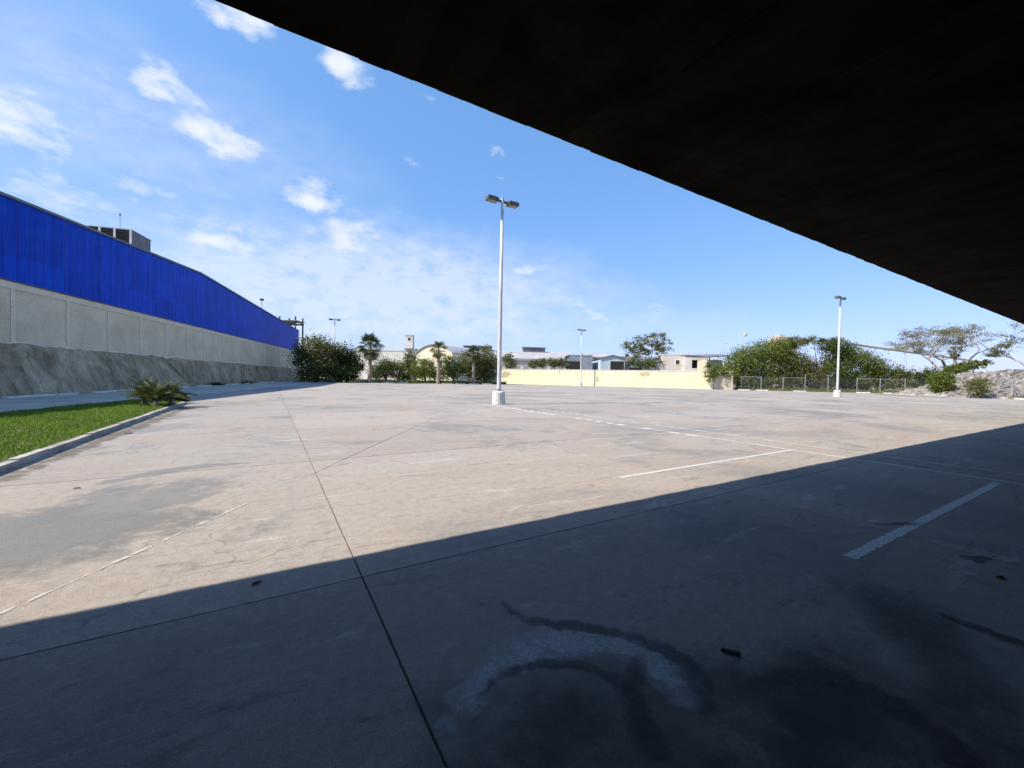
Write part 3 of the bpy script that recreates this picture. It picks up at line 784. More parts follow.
# things on the warehouse roof
def wp(t, d, z): p = wl(t, d); return (p[0], p[1], z)
ac = empty('cooling_unit', wp(16.2, 3.1, 11.0), WA); ac.scale = (1.25, 1.1, 1.12); tag(ac, 'dark louvred cooling unit on the blue warehouse roof', 'cooling unit')
MB().box(0, 2.2, 0, 2.6, 0, 1.95).build('casing', M['dark'], ac)
MB().box(-.05, 2.25, -.05, 2.65, 1.95, 2.02).build('lid', M['galv'], ac)
for y in (.02, 1.0, 1.9, 2.62): MB().box(-.09, -.01, y - .06, y + .06, 0, 1.95).build('post', M['whitekerb'], ac)
for k in range(9): MB().box(-.045, -.005, .1, 2.55, .12 + k * .2, .22 + k * .2).build('louvre', M['dark'], ac)
MB().box(.03, 2.17, -.03, -.004, .08, 1.9).build('side_panel', M['roofdark'], ac)
an = empty('roof_antenna', wp(17.0, 4.3, 13.2)); tag(an, 'thin mast with small ball tip behind the rooftop cooling unit', 'antenna')
MB().tube([(0, 0, 0), (0, 0, 1.4)], .03, 6).build('mast', M['galv'], an)
MB().tube([(0, 0, 1.36), (0, 0, 1.4), (0, 0, 1.5), (0, 0, 1.54)], [.03, .07, .07, .03], 8).build('tip', M['plasticblue'], an)
rl = empty('roof_floodlight', wp(48, 2.2, 10.9)); tag(rl, 'small floodlight on a short pole above the far blue roof edge', 'floodlight')
MB().tube([(0, 0, 0), (0, 0, 2.1)], .06, 6).build('pole', M['galv'], rl)
MB().box(-.28, .28, -.2, .2, 2.1, 2.4).build('head', M['bronze'], rl)
fr_ = empty('steel_frame', (*P(279, 86), 0), -YAW); tag(fr_, 'open dark steel frame platform rising beyond the blue warehouse end', 'steel frame')
for (x, y) in ((-3.2, 0), (0, 0), (3.4, 0), (-3.2, 3), (.4, 3), (3.4, 3)):
    MB().box(x - .12, x + .12, y - .12, y + .12, 0, 13.6 if x > -1 else 12.6).build('column', M['trim'], fr_)
for y in (0, 3): MB().box(-3.4, 3.6, y - .13, y + .13, 12.0, 12.35).build('beam', M['trim'], fr_)
for x in (-3.2, 0.2, 3.4): MB().box(x - .13, x + .13, .1, 2.9, 12.36, 12.6).build('cross_beam', M['trim'], fr_)
MB().box(-3.6, 3.7, -.4, 3.4, 12.62, 12.75).build('deck', M['roofdark'], fr_)
for x in (-1.8, 1.6): MB().tube([(x - 1.5, 0, 10.4), (x + 1.5, 0, 12.0)], .07, 5).build('brace', M['trim'], fr_)

# ------------------------------------------------------------------ lamp posts
def lamp_post(px, Z, label, parts=None):
    x, y = P(px, Z)
    r = empty('lamp_post', (x, y, 0), 0); tag(r, label, 'lamp post', 'twin lamp posts of the parking lot')
    if parts:
        for ch in parts.children:
            c = ch.copy(); col.objects.link(c); c.parent = r
            for s in ch.children:
                d = s.copy(); col.objects.link(d); d.parent = c
        return r
    mb = MB(); seg = 20
    prof = [(.36, 0), (.36, .02), (.345, .62), (.31, .70), (.16, .74), (0.001, .74)]
    V = [(rr * math.cos(2 * math.pi * k / seg), rr * math.sin(2 * math.pi * k / seg), z) for rr, z in prof for k in range(seg)]
    F = [(i * seg + k, i * seg + (k + 1) % seg, (i + 1) * seg + (k + 1) % seg, (i + 1) * seg + k) for i in range(len(prof) - 1) for k in range(seg)]
    mb.add(V, F).build('concrete_base', M['basewhite'], r)
    MB().box(-.17, .17, -.17, .17, .742, .765).build('base_plate', M['galv'], r)
    for sx in (-1, 1):
        for sy in (-1, 1): MB().tube([(sx * .13, sy * .13, .74), (sx * .13, sy * .13, .83)], .018, 6).build('bolt', M['galv'], r)
    MB().tube([(0, 0, .766), (0, 0, .9), (0, 0, 6), (0, 0, 10.92)], [.125, .115, .10, .075], 16).build('pole', M['polewhite'], r, True)
    MB().tube([(0, 0, 10.88), (0, 0, 11.22)], [.09, .085], 10).build('top_cap', M['galv'], r)
    for s in (-1, 1):
        a = MB().box(min(s * .06, s * .34), max(s * .06, s * .34), -.045, .045, 10.96, 11.06).build('arm', M['bronze'], r)
        T = Matrix.Translation((s * .64, 0, 11.01)) @ Matrix.Rotation(R(-1.5 * s), 4, 'Y') @ Matrix.Diagonal((.80, .88, .88, 1))
        h = MB().add([T @ Vector(p) for p in [(-.38, -.24, -.12), (.38, -.24, -.12), (.38, .24, -.12), (-.38, .24, -.12),
                      (-.38, -.24, .08), (.38, -.24, .08), (.38, .24, .08), (-.38, .24, .08), (-.28, -.17, .15), (.28, -.17, .15), (.28, .17, .15), (-.28, .17, .15)]],
                     [(3, 2, 1, 0), (0, 1, 5, 4), (1, 2, 6, 5), (2, 3, 7, 6), (3, 0, 4, 7), (4, 5, 9, 8), (5, 6, 10, 9), (6, 7, 11, 10), (7, 4, 8, 11), (8, 9, 10, 11)]).build('lamp_head', M['bronze'], r)
        MB().add([T @ Vector(p) for p in [(-.32, -.19, -.126), (.32, -.19, -.126), (.26, .14, -.15), (-.26, .14, -.15), (.32, .19, -.126), (-.32, .19, -.126), (.26, -.14, -.15), (-.26, -.14, -.15)]],
                 [(0, 1, 6, 7), (1, 4, 2, 6), (4, 5, 3, 2), (5, 0, 7, 3), (7, 6, 2, 3)]).build('lens', M['lens'], h)
    return r
lp = lamp_post(499, 21.9, 'tall white twin-headed lamp post standing alone mid-lot, the nearest')
lamp_post(580.5, 79, 'far twin-headed lamp post in front of the yellow wall', lp)
lamp_post(837.5, 44.7, 'white twin-headed lamp post in front of the right-hand trees', lp)
o = lamp_post(334, 70.8, 'twin-headed lamp post against dark bushes near the blue warehouse end', lp)
sl = empty('street_light', (*P(740.5, 77.5), 0), -YAW); tag(sl, 'single yellowish street light rising out of the green trees', 'street light')
MB().tube([(0, 0, 0), (0, 0, 9.6), (.15, 0, 10.0), (.5, 0, 10.3)], [.1, .08, .06, .05], 8).build('pole', M['beige'], sl)
MB().tube([(.4, 0, 10.2), (.55, 0, 10.45), (.75, 0, 10.75), (.85, 0, 10.85)], [.1, .28, .3, .12], 10).build('lamp_head', M['lampyellow'], sl)

# ------------------------------------------------------------------ yellow wall
A = Vector(P(497, 89.5)); B = Vector(P(733, 70.0)); dv = (B - A); LEN = dv.length; ang = math.atan2(dv.y, dv.x)
yw = empty('boundary_wall', (A.x, A.y, 0), ang); tag(yw, 'long pale yellow boundary wall at the far side of the lot', 'wall')
nb = 14
for i in range(nb):
    a, b = LEN * i / nb, LEN * (i + 1) / nb - .004
    MB().box(a, b, 0, .2, -.05, 3.12).build('wall_panel', M['yellow'] if i < nb - 1 else M['beige'], yw)
MB().box(0, LEN, -.04, .24, 3.122, 3.28).build('coping', M['white'], yw)
for (u, w, z0, z1) in ((2.0, 2.8, 1.0, 3.0), (22.5, .7, .6, 2.3), (31.5, 2.4, 2.0, 3.0), (14.5, .5, 2.4, 3.0)):
    mb = MB(); pts = []
    for k in range(14):
        a_ = 2 * math.pi * k / 14; f = random.uniform(.6, 1.05)
        pts.append((u + w / 2 * f * math.cos(a_), (z0 + z1) / 2 + (z1 - z0) / 2 * f * math.sin(a_)))
    mb.xprism(pts, -.006, -.002).build('bare_patch', M['yellowscar'], yw)

# ------------------------------------------------------------------ far buildings
def bld(name, label, px0, px1, Z, rz=0.0, cat='building'):
    r = empty(name, (*P((px0 + px1) / 2, Z), 0), -YAW + rz); tag(r, label, cat)
    return r, (px1 - px0) * Z / 400.0 / 2
def H(px, py, Z): return zat(px, py, Z)
def gable_x(parent, w, d, ze, zr, mroof, mwall, over=.3):       # ridge along local x
    MB().add([(-w, 0, 0), (w, 0, 0), (w, d, 0), (-w, d, 0), (-w, 0, ze), (w, 0, ze), (w, d, ze), (-w, d, ze), (-w, d / 2, zr), (w, d / 2, zr)],
             [(0, 1, 5, 4), (1, 2, 6, 9, 5), (2, 3, 7, 6), (3, 0, 4, 8, 7)]).build('wall', mwall, parent)
    for s in (0, 1):
        y0 = -over if s == 0 else d + over
        MB().add([(-w - over, y0, ze - .02), (w + over, y0, ze - .02), (w + over, d / 2, zr + .05), (-w - over, d / 2, zr + .05),
                  (-w - over, y0, ze + .16), (w + over, y0, ze + .16), (w + over, d / 2, zr + .23), (-w - over, d / 2, zr + .23)],
                 [(0, 3, 2, 1), (4, 5, 6, 7), (0, 1, 5, 4), (1, 2, 6, 5), (3, 0, 4, 7)]).build('roof', mroof, parent)
def gable_y(parent, w, d, ze, zr, mroof, mwall, over=.3):       # gable front faces the lot
    MB().xprism([(-w, 0), (w, 0), (w, ze), (0, zr), (-w, ze)], 0, d).build('wall', mwall, parent)
    for s in (-1, 1):
        x1 = s * (w + over); zl = ze - (zr - ze) * over / w
        MB().add([(0, -over, zr + .02), (x1, -over, zl + .02), (x1, d + over, zl + .02), (0, d + over, zr + .02),
                  (0, -over, zr + .18), (x1, -over, zl + .18), (x1, d + over, zl + .18), (0, d + over, zr + .18)],
                 [(0, 1, 2, 3), (4, 7, 6, 5), (0, 4, 5, 1), (1, 5, 6, 2), (2, 6, 7, 3)]).build('roof', mroof, parent)
def flat(parent, w, d, z, mwall, mroof=None, over=.12):
    MB().box(-w, w, 0, d, 0, z).build('wall', mwall, parent)
    MB().box(-w - over, w + over, -over, d + over, z, z + .22).build('roof', mroof or M['roofgrey'], parent)
def opening(parent, x0, x1, z0, z1, mat='dark', frame=True):
    w = MB().box(x0, x1, -.03, .02, z0, z1).build('opening', M[mat], parent)
    if frame:
        f = .09
        mb = MB()
        mb.box(x0 - f, x0, -.06, .0, z0, z1); mb.box(x1, x1 + f, -.06, .0, z0, z1); mb.box(x0 - f, x1 + f, -.06, .0, z1, z1 + f); mb.box(x0 - f, x1 + f, -.08, .0, z0 - f, z0)
        mb.build('frame', M['white'], w)
# white hall behind the palms
r, w = bld('white_hall', 'plain white hall behind the round palm', 352, 409, 120, -.2); flat(r, w, 18, H(395, 351, 120), M['white'], M['white'])
for q in range(5): opening(r, -w + 1.4 + q * 3.3, -w + 3.0 + q * 3.3, 2.5, 4.2)
r, w = bld('water_tower', 'narrow pale tower with dark foot above the white hall', 404.5, 412, 126)
zt = H(408, 335.5, 126); MB().box(-w, w, 0, 2.2, 9.8, zt).build('shaft', M['white'], r)
MB().box(-w - .15, w + 1.2, -.2, 2.6, 0, 9.8).build('foot', M['roofdark'], r)
MB().box(-w - .12, w + .12, -.12, 2.32, zt, zt + .25).build('cap', M['block'], r)
opening(r, -.3, .5, zt - 1.5, zt - .7)
r, w = bld('cream_hall', 'cream hall with a low rounded gable between the two palms', 411, 456, 114, -.45)
zc = H(430, 344.5, 114); pts = [(-w, 0), (w, 0)]
for k in range(13):
    s = 1 - 2 * k / 12.0; pts.append((w * s, zc - 2.6 * s * s))
MB().xprism(pts, 0, 22).build('wall', M['cream'], r)
pr = [(p[0] * 1.02, p[1] + .05) for p in pts[2:]] + [(p[0] * 1.02, p[1] + .3) for p in pts[:1:-1]]
MB().xprism(pr, -.4, 22.4).build('roof', M['roofgrey'], r)
for q in range(4): opening(r, -w + 2 + q * 2.9, -w + 3.4 + q * 2.9, 3.6, 5.4)
# big grey-roofed factory with ridge vents
r, w = bld('factory', 'long factory with pale grey sheet roof and dark ridge vents', 446, 580, 132, .10)
zr = H(500, 350, 138); gable_x(r, w, 26, zr - 3.2, zr, M['roofgrey'], M['white'])
for (a, b) in ((-w + 5.5, -w + 15.5), (w - 17.5, w - 9.5)):
    v = MB().box(a, b, 11.4, 14.6, zr - .2, zr + 1.5).build('ridge_vent', M['roofdark'], r)
    MB().box(a - .3, b + .3, 11.1, 14.9, zr + 1.5, zr + 1.7).build('vent_cap', M['bluegrey'], v)
for q in range(14): opening(r, -w + 1.5 + q * 3.0, -w + 3.3 + q * 3.0, 3.5, 5.2)
r, w = bld('low_shed', 'low white shed with pale flat roof behind the yellow wall', 502, 567, 104, -.03)
zz = H(535, 360.5, 104); flat(r, w, 10, zz, M['white'], M['roofgrey'], .5)
MB().box(-w, w, -.14, -.02, zz - 1.0, zz - .75).build('band', M['block'], r)
for q in range(7): opening(r, -w + .8 + q * 2.3, -w + 2.2 + q * 2.3, 3.3, 4.4, 'bluegrey')
r, w = bld('small_hall', 'plain grey hall roof just left of the gabled blue shed, set farther back', 586, 607, 112)
gable_x(r, w, 12, H(596, 357.5, 112), H(596, 354, 118), M['roofgrey'], M['beige'])
r, w = bld('grey_shed', 'blue-grey sheet metal shed with a dark open bay', 567.5, 592, 102)
flat(r, w, 9, H(580, 355.8, 102), M['bluegrey'], M['bluegrey'], .05); opening(r, -w + .3, -w + 3.2, 1.2, H(574, 361.3, 102), frame=False)
r, w = bld('gabled_shed', 'pale blue gabled shed with a dark open doorway', 600, 624.5, 100)
gable_y(r, w, 10, H(612, 358.5, 100), H(612, 355.6, 100), M['roofdark'], M['paleblue']); opening(r, -.6, w - .25, 1.2, H(616, 361.3, 100))
r, w = bld('dark_shed', 'low dark-roofed shed under the spreading tree', 625, 664, 104)
gable_x(r, w, 9, H(645, 362, 104), H(645, 357.5, 108), M['roofdark'], M['bluegrey']); opening(r, -w + 1, -w + 4.5, 1, 4.6)
r, w = bld('block_house', 'unpainted pale block house with one small square window', 663, 685, 92, -.2)
zz = H(674, 355, 92); flat(r, w, 8, zz, M['block'], M['white'], .06); opening(r, .25, 1.05, zz - 2.1, zz - 1.2)
for q in range(3): MB().box(-w, w, -.015, -.002, zz * (.55 + q * .13), zz * (.55 + q * .13) + .05).build('course', M['beige'], r)
r, w = bld('unfinished_house', 'unfinished white block house with an open window bay', 685.5, 706, 88, -.2)
zz = H(696, 356, 88); opn = (-.9, 1.7, zz - 2.7, zz - .9)
MB().box(-w, opn[0], 0, .3, 0, zz).build('wall', M['white'], r); MB().box(opn[1], w, 0, .3, 0, zz).build('wall', M['white'], r)
MB().box(opn[0], opn[1], .002, .298, 0, opn[2]).build('wall', M['white'], r); MB().box(opn[0], opn[1], .002, .298, opn[3], zz).build('wall', M['white'], r)
MB().box(-w, w, 6, 6.3, 0, zz).build('rear_wall', M['block'], r)
for s in (-1, 1): MB().box(s * w - .15, s * w + .15, .31, 5.99, 0, zz - .01).build('side_wall', M['block'], r)
MB().box(-w - .2, w + .2, -.2, 6.4, zz + .002, zz + .2).build('roof_slab', M['roofdark'], r)
for q in (-1.6, .2, 1.9): MB().box(q - .1, q + .1, .1, .3, zz + .2, zz + .75).build('starter_column', M['block'], r)
MB().box(.25, .4, .05, .25, opn[2], opn[3]).build('mullion', M['block'], r)
r, w = bld('lean_to', 'dark-roofed lean-to beside the trees at the yellow wall end', 706, 727, 82)
MB().box(-w, w * .5, 0, 4, 0, H(715, 360, 82)).build('wall', M['beige'], r)
MB().add([(-w - .3, -1, H(715, 358, 82)), (w, -1, H(715, 356.5, 82)), (w, 5, H(715, 355, 82) + .3), (-w - .3, 5, H(715, 356, 82) + .3),
          (-w - .3, -1, H(715, 358, 82) + .2), (w, -1, H(715, 356.5, 82) + .2), (w, 5, H(715, 355, 82) + .5), (-w - .3, 5, H(715, 356, 82) + .5)],
         [(0, 3, 2, 1), (4, 5, 6, 7), (0, 1, 5, 4), (1, 2, 6, 5), (2, 3, 7, 6), (3, 0, 4, 7)]).build('roof', M['roofdark'], r)
for xx in (-w + .2, w - .2): MB().box(xx - .08, xx + .08, -.85, -.69, 0, H(715, 357.6, 82)).build('post', M['bark'], r)
bt = empty('water_tank', (*P(726.5, 80), 0)); tag(bt, 'small blue tank on a stand beside the lean-to', 'water tank')
MB().tube([(0, 0, 2.6), (0, 0, 2.7), (0, 0, 3.9), (0, 0, 4.1)], [.5, .6, .6, .35], 14).build('tank', M['plasticblue'], bt)
MB().box(-.6, .6, -.6, .6, 0, 2.6).build('stand', M['block'], bt)
r, w = bld('beige_block', 'far beige rooftop block showing above the dense trees', 779, 796, 125)
flat(r, w, 6, H(786, 337.5, 125), M['beige'], M['beige'], .05); MB().box(-w + .3, -w + 2.2, 1, 4, H(786, 337.5, 125) + .22, H(786, 334.5, 125)).build('stair_head', M['beige'], r)

# sloping conveyor on trestles
cv = empty('conveyor', (*P(915, 104), 0), -YAW); tag(cv, 'long white sloping conveyor tube on thin trestles beyond the fence', 'conveyor')
xa, xb = (842 - 915) * .26, (992 - 915) * .26
za, zb = H(842, 343, 104), H(992, 363.5, 104)
MB().tube([(xa, 0, za), (xb, 0, zb)], .33, 10).build('tube', M['white'], cv)
for s in (-.42, .42): MB().tube([(xa, s, za + .15), (xb, s, zb + .15)], .05, 5).build('rail', M['galv'], cv)
for q in (.05, .21, .41, .6, .8, .95):
    x_ = xa + (xb - xa) * q; z_ = za + (zb - za) * q - .3
    for s in (-.5, .5): MB().tube([(x_ + s, -.5, 0), (x_ + s * .4, 0, z_)], .07, 5).build('trestle_leg', M['galv'], cv)
    MB().box(x_ - .35, x_ + .35, -.1, .1, z_ * .6, z_ * .6 + .12).build('trestle_tie', M['galv'], cv)

# chain-link fence
cf = empty('wire_fence', (*P(741, 69), 0)); tag(cf, 'chain-link fence on thin pale posts in front of the right-hand trees', 'fence')
fpts = [P(741, 70.9), P(761, 70.0), P(783, 69), P(805, 68.4), P(828, 67.8), P(857, 67), P(880, 66.2), P(905, 65), P(932, 60.5), P(958, 56.4), P(985, 53), P(1012, 50), P(1042, 48)]
o0 = Vector(P(741, 69)); HF = 2.35
for i, p in enumerate(fpts):
    q = Vector(p) - o0
    MB().tube([(q.x, q.y, 0), (q.x, q.y, HF + (.55 if i == 3 else .1))], .045, 6).build('post', M['galv'], cf)
    if i + 1 < len(fpts):
        e = Vector(fpts[i + 1]) - o0; d = e - q; L2 = d.length
        if i in (0, 2, 5, 6, 8, 10, 11): MB().tube([(q.x, q.y, HF), (e.x, e.y, HF)], .028, 5).build('top_rail', M['galv'], cf)
        V, F = [], []; hw = .0018
        n_ = int((L2 + HF) / .11)
        for sgn in (1, -1):
            for k in range(n_):
                s0 = k * .11 - HF
                a0, b0 = max(s0, 0), min(s0 + HF, L2)
                if b0 - a0 < .02: continue
                za_, zb_ = a0 - s0, b0 - s0
                if sgn < 0: za_, zb_ = HF - za_, HF - zb_
                pa = q + d * (a0 / L2); pb = q + d * (b0 / L2); m_ = len(V)
                V += [(pa.x, pa.y, za_ - hw), (pb.x, pb.y, zb_ - hw), (pb.x, pb.y, zb_ + hw), (pa.x, pa.y, za_ + hw)]; F.append((m_, m_ + 1, m_ + 2, m_ + 3))
        wm = MB().add(V, F).build('wire_mesh', M['galv'], cf)

# ------------------------------------------------------------------ trees and plants
def tree(name, label, px, Z, blobs, n, leaf, mat, seed, cat='tree', group=None, clump=.30, trunk_r=.22, bark='bark', limbs=True, trunk_px=None, lift=0.0):
    rg = np.random.default_rng(seed); rr = random.Random(seed)
    ox, oy = P(trunk_px or px, Z)
    root = empty(name, (ox, oy, 0)); tag(root, label, cat, group)
    cens, tints = [], []
    vol = [b[2] * b[3] for b in blobs]; tot = sum(vol)
    mids = []
    for b, v in zip(blobs, vol):
        bx, by, rx, ry = b[:4]; dz = b[4] if len(b) > 4 else rr.uniform(-.4, .4) * rx * Z / 400
        mx, my = P(bx, Z + dz); mz = zat(bx, by, Z)
        ax, az = rx * Z / 400, ry * Z / 400
        mids.append((mx - ox, my - oy, mz, ax, az))
        k = max(10, int(n * v / tot)); nc = max(7, int(k / 34))
        u = rg.normal(size=(nc, 3)); u /= np.linalg.norm(u, axis=1)[:, None]
        u *= (rg.uniform(.25, 1, nc) ** .45 * np.where(rg.random(nc) < .16, rg.uniform(1.1, 1.45, nc), 1.0))[:, None]
        cs = np.c_[mx - ox + u[:, 0] * ax * .9, my - oy + u[:, 1] * ax * .9, mz + u[:, 2] * az * .9]
        ct = np.clip(rg.normal(.45, .25, nc), 0, 1)
        idx = rg.integers(0, nc, k)
        sp = clump * min(ax, az) * rg.uniform(.55, 1.3, nc)
        cens.append(cs[idx] + rg.normal(size=(k, 3)) * sp[idx][:, None] * np.array([1, 1, .7]))
        tints.append(np.clip(ct[idx] + rg.normal(0, .13, k), 0, 1))
    C = np.concatenate(cens); T = np.concatenate(tints)
    C[:, 2] = np.maximum(C[:, 2], .12)
    cr = mesh_obj('crown' if cat == 'tree' else 'foliage', leaves_mesh('crown', C, leaf, T, rg), mat, root)
    tb = MB()
    zmin = min(m_[2] for m_ in mids)
    fork = Vector((0, 0, max(.5, zmin * .6)))
    tb.tube([(0, 0, -.05), (rr.uniform(-.1, .1), rr.uniform(-.1, .1), fork.z * .5), fork], [trunk_r * 1.25, trunk_r, trunk_r * .8], 8)
    if limbs:
        for (mx, my, mz, ax, az) in mids:
            end = Vector((mx, my, mz + az * .2)); mid = fork.lerp(end, .5) + Vector((rr.uniform(-.3, .3), rr.uniform(-.3, .3), rr.uniform(-.2, .3)))
            tb.tube([fork, mid, end], [trunk_r * .55, trunk_r * .35, trunk_r * .12], 6)
            for q in range(3):
                s = mid.lerp(end, rr.uniform(.2, .9)); e = s + Vector((rr.uniform(-1, 1) * ax, rr.uniform(-1, 1) * ax, rr.uniform(.1, .8) * az)) * .75
                tb.tube([s, s.lerp(e, .5) + Vector((0, 0, .1)), e], [trunk_r * .22, trunk_r * .15, trunk_r * .05], 5)
    tb.build('trunk', M[bark], root, True)
    return root

def fan_palm(label, px, Z, ycrown, rad, nf, seed, skirt=.6):
    rg = random.Random(seed); x, y = P(px, Z); r = empty('fan_palm', (x, y, 0)); tag(r, label, 'palm tree')
    zc = zat(px, ycrown, Z); rad = rad * Z / 400
    tk = MB(); pts, rs = [], []
    for i in range(14):
        s = i / 13; pts.append((.06 * math.sin(s * 3), .05 * s, s * zc)); rs.append((.34 - .12 * s) * (1 + (.10 if i % 2 else 0)))
    tk.tube(pts, rs, 10).build('trunk', M['palmbark'], r)
    def fans(n, el0, el1, mat, nm, scale, tint0):
        V, F, T = [], [], []
        for k in range(n):
            az = rg.uniform(0, 6.283); el = R(rg.uniform(el0, el1)); L = rad * scale * rg.uniform(.8, 1.1)
            d = Vector((math.cos(az) * math.cos(el), math.sin(az) * math.cos(el), math.sin(el)))
            s = Vector((-math.sin(az), math.cos(az), 0)); u = s.cross(d) * -1
            roll = rg.uniform(-.7, .7); s, u = s * math.cos(roll) + u * math.sin(roll), u * math.cos(roll) - s * math.sin(roll)
            o = Vector((0, 0, zc)); h = o + d * L * .5; w = .03; t = min(1, max(0, rg.gauss(tint0, .2)))
            m_ = len(V); V += [o - s * w, o + s * w, h + s * w, h - s * w]; F.append((m_, m_ + 1, m_ + 2, m_ + 3)); T += [t] * 4
            nseg = 13
            for q in range(nseg):
                a = R(-80 + 160 * q / (nseg - 1)); ll = L * .55 * (1 - .25 * abs(q - 6) / 6)
                dd = d * math.cos(a) + s * math.sin(a); side = s * math.cos(a) - d * math.sin(a)
                mid = h + dd * ll * .55; tip = h + dd * ll * rg.uniform(.85, 1.15) + Vector((0, 0, -.18 * ll)) - u * .05
                m_ = len(V); V += [h, mid + side * ll * .05, tip, mid - side * ll * .05]; F.append((m_, m_ + 1, m_ + 2, m_ + 3)); T += [t] * 4
        me = quads_mesh(nm, np.array([tuple(v) for v in V]), np.array(F), np.array(T)); mesh_obj(nm, me, mat, r)
    fans(nf, -55, 80, M['leaf_palm'], 'crown', 1.0, .45)
    fans(int(nf * skirt), -85, -50, M['leaf_thatch'], 'dead_frond_skirt', .85, .4)
    return r

G1 = 'trees along the far edge of the lot'
tree('tree', 'bushy olive-green tree at the far end of the blue warehouse', 316, 67, [(313, 348, 15, 13), (326, 352, 11, 14), (305, 358, 11, 14), (318, 366, 19, 12), (330, 368, 9, 11), (312, 374, 16, 7)], 13000, .30, M['leaf_c'], 1, group=G1, clump=.36)
tree('tree', 'dark rounded bushy tree just left of the round palm', 347, 69, [(344, 356, 11, 11), (352, 365, 9, 12), (338, 364, 8, 14), (346, 373, 14, 8)], 11000, .28, M['leaf_d'], 2, group=G1, clump=.36)
fan_palm('round-crowned fan palm with thick trunk, the leftmost palm', 369.5, 69, 347, 15.5, 60, 3, .5)
fan_palm('fan palm with small ragged crown before the cream hall', 438, 73, 350, 11, 32, 4, .4)
fan_palm('fan palm with hanging dead skirt among trees left of the near lamp post', 473, 77, 354, 10, 45, 5, 1.3)
tree('tree', 'low green bushy tree right of the round palm', 386, 76, [(384, 368, 10, 10), (394, 370, 10, 9), (378, 373, 8, 7)], 5000, .28, M['leaf_b'], 6, group=G1, clump=.36)
tree('tree', 'pale yellowish-green slender tree below the pale tower', 410, 78, [(411, 359, 7, 10), (407, 370, 9, 9), (403, 376, 8, 5)], 3600, .28, M['leaf_c'], 7, group=G1, clump=.36)
tree('tree', 'bright green bush in front of the cream hall', 425, 76, [(424, 368, 11, 10), (418, 373, 9, 7), (431, 373, 8, 8)], 5000, .27, M['leaf_a'], 8, group=G1, clump=.36)
tree('tree', 'dark green bush just right of the ragged palm', 453, 77, [(450, 365, 9, 10), (456, 371, 9, 9), (446, 374, 8, 7)], 4600, .27, M['leaf_b'], 9, group=G1, clump=.36)
tree('tree', 'tall olive tree just left of the near lamp post', 484, 80, [(483, 358, 10, 12), (492, 366, 8, 13), (476, 369, 12, 10), (465, 362, 8, 11), (484, 375, 14, 6)], 11000, .30, M['leaf_c'], 10, group=G1, clump=.36)
tree('tree', 'small pale tree peeping over the yellow wall left end', 506, 94, [(507, 358, 5, 6), (510, 364, 6, 6)], 1600, .30, M['leaf_c'], 11, group='trees behind the yellow wall')
tree('tree', 'low round bush behind the yellow wall before the white shed', 537, 93, [(533, 364, 6, 4), (541, 363, 6, 5)], 2200, .28, M['leaf_c'], 12, group='trees behind the yellow wall')
tree('tree', 'wider bush behind the yellow wall left of the grey shed', 556, 92, [(552, 363, 6, 5), (560, 362, 5, 5)], 2200, .28, M['leaf_c'], 13, group='trees behind the yellow wall')
tree('cypress', 'narrow dark upright cypress beside the grey shed', 566.5, 91, [(566.5, 359, 1.8, 4), (566.5, 365, 2.4, 5)], 900, .24, M['leaf_b'], 14, limbs=False, trunk_r=.1)
tree('tree', 'spreading airy tree with open crown towering behind the yellow wall', 645, 96, [(652, 339, 13, 8), (663, 345, 8, 7), (640, 343, 10, 8), (630, 348, 8, 8), (650, 350, 15, 5), (633, 355, 10, 5), (660, 352, 7, 5)], 5200, .34, M['leaf_c'], 15, clump=.22, trunk_px=648, bark='greybark')
tree('tree', 'low leafy bush under the spreading tree behind the yellow wall', 655, 94, [(632, 363, 8, 5), (655, 363, 10, 5), (645, 365, 8, 4)], 2600, .3, M['leaf_b'], 16, group='trees behind the yellow wall')
tree('climbing_vine', 'bright green vine spilling over the right end of the yellow wall', 714, 70.5, [(709, 373, 5, 10, .2), (718, 371, 9, 5, .2), (727, 373, 7, 6, .2)], 3400, .22, M['leaf_a'], 17, cat='vine', trunk_r=.06)
HG = 'trees behind the wire fence'
tree('tree', 'bright green tree at the yellow wall end, below the street light', 737, 74, [(735, 364, 11, 15), (728, 373, 8, 10), (745, 356, 9, 10), (740, 378, 13, 9), (748, 370, 8, 10), (752, 384, 12, 6)], 11625, .27, M['leaf_a'], 20, group=HG, clump=.38)
tree('tree', 'dense green tree right of the yellowish street light', 766, 75, [(764, 350, 13, 10), (772, 362, 14, 14), (757, 366, 10, 12), (766, 380, 16, 9), (776, 346, 9, 8), (775, 385, 14, 5)], 13950, .27, M['leaf_a'], 21, group=HG, clump=.38)
tree('tree', 'tall olive tree below the far beige rooftop block', 791, 76, [(788, 344, 12, 6), (796, 362, 11, 10), (790, 377, 14, 11), (783, 356, 9, 10), (795, 342, 10, 5), (803, 380, 12, 9)], 12400, .28, M['leaf_c'], 22, group=HG, clump=.38)
tree('tree', 'olive tree with a sky gap in its crown left of the right-hand lamp post', 818, 75, [(812, 340, 13, 4), (826, 345, 8, 7), (818, 369, 13, 9), (812, 379, 14, 9), (830, 358, 8, 12), (822, 384, 14, 6), (802, 368, 8, 9)], 11160, .27, M['leaf_c'], 23, group=HG, clump=.38)
tree('tree', 'dense green tree behind the right-hand lamp post', 844, 73, [(840, 350, 9, 10), (848, 358, 10, 12), (838, 372, 10, 12), (848, 380, 13, 9), (832, 344, 8, 6), (855, 384, 13, 6)], 12400, .27, M['leaf_b'], 24, group=HG, clump=.38)
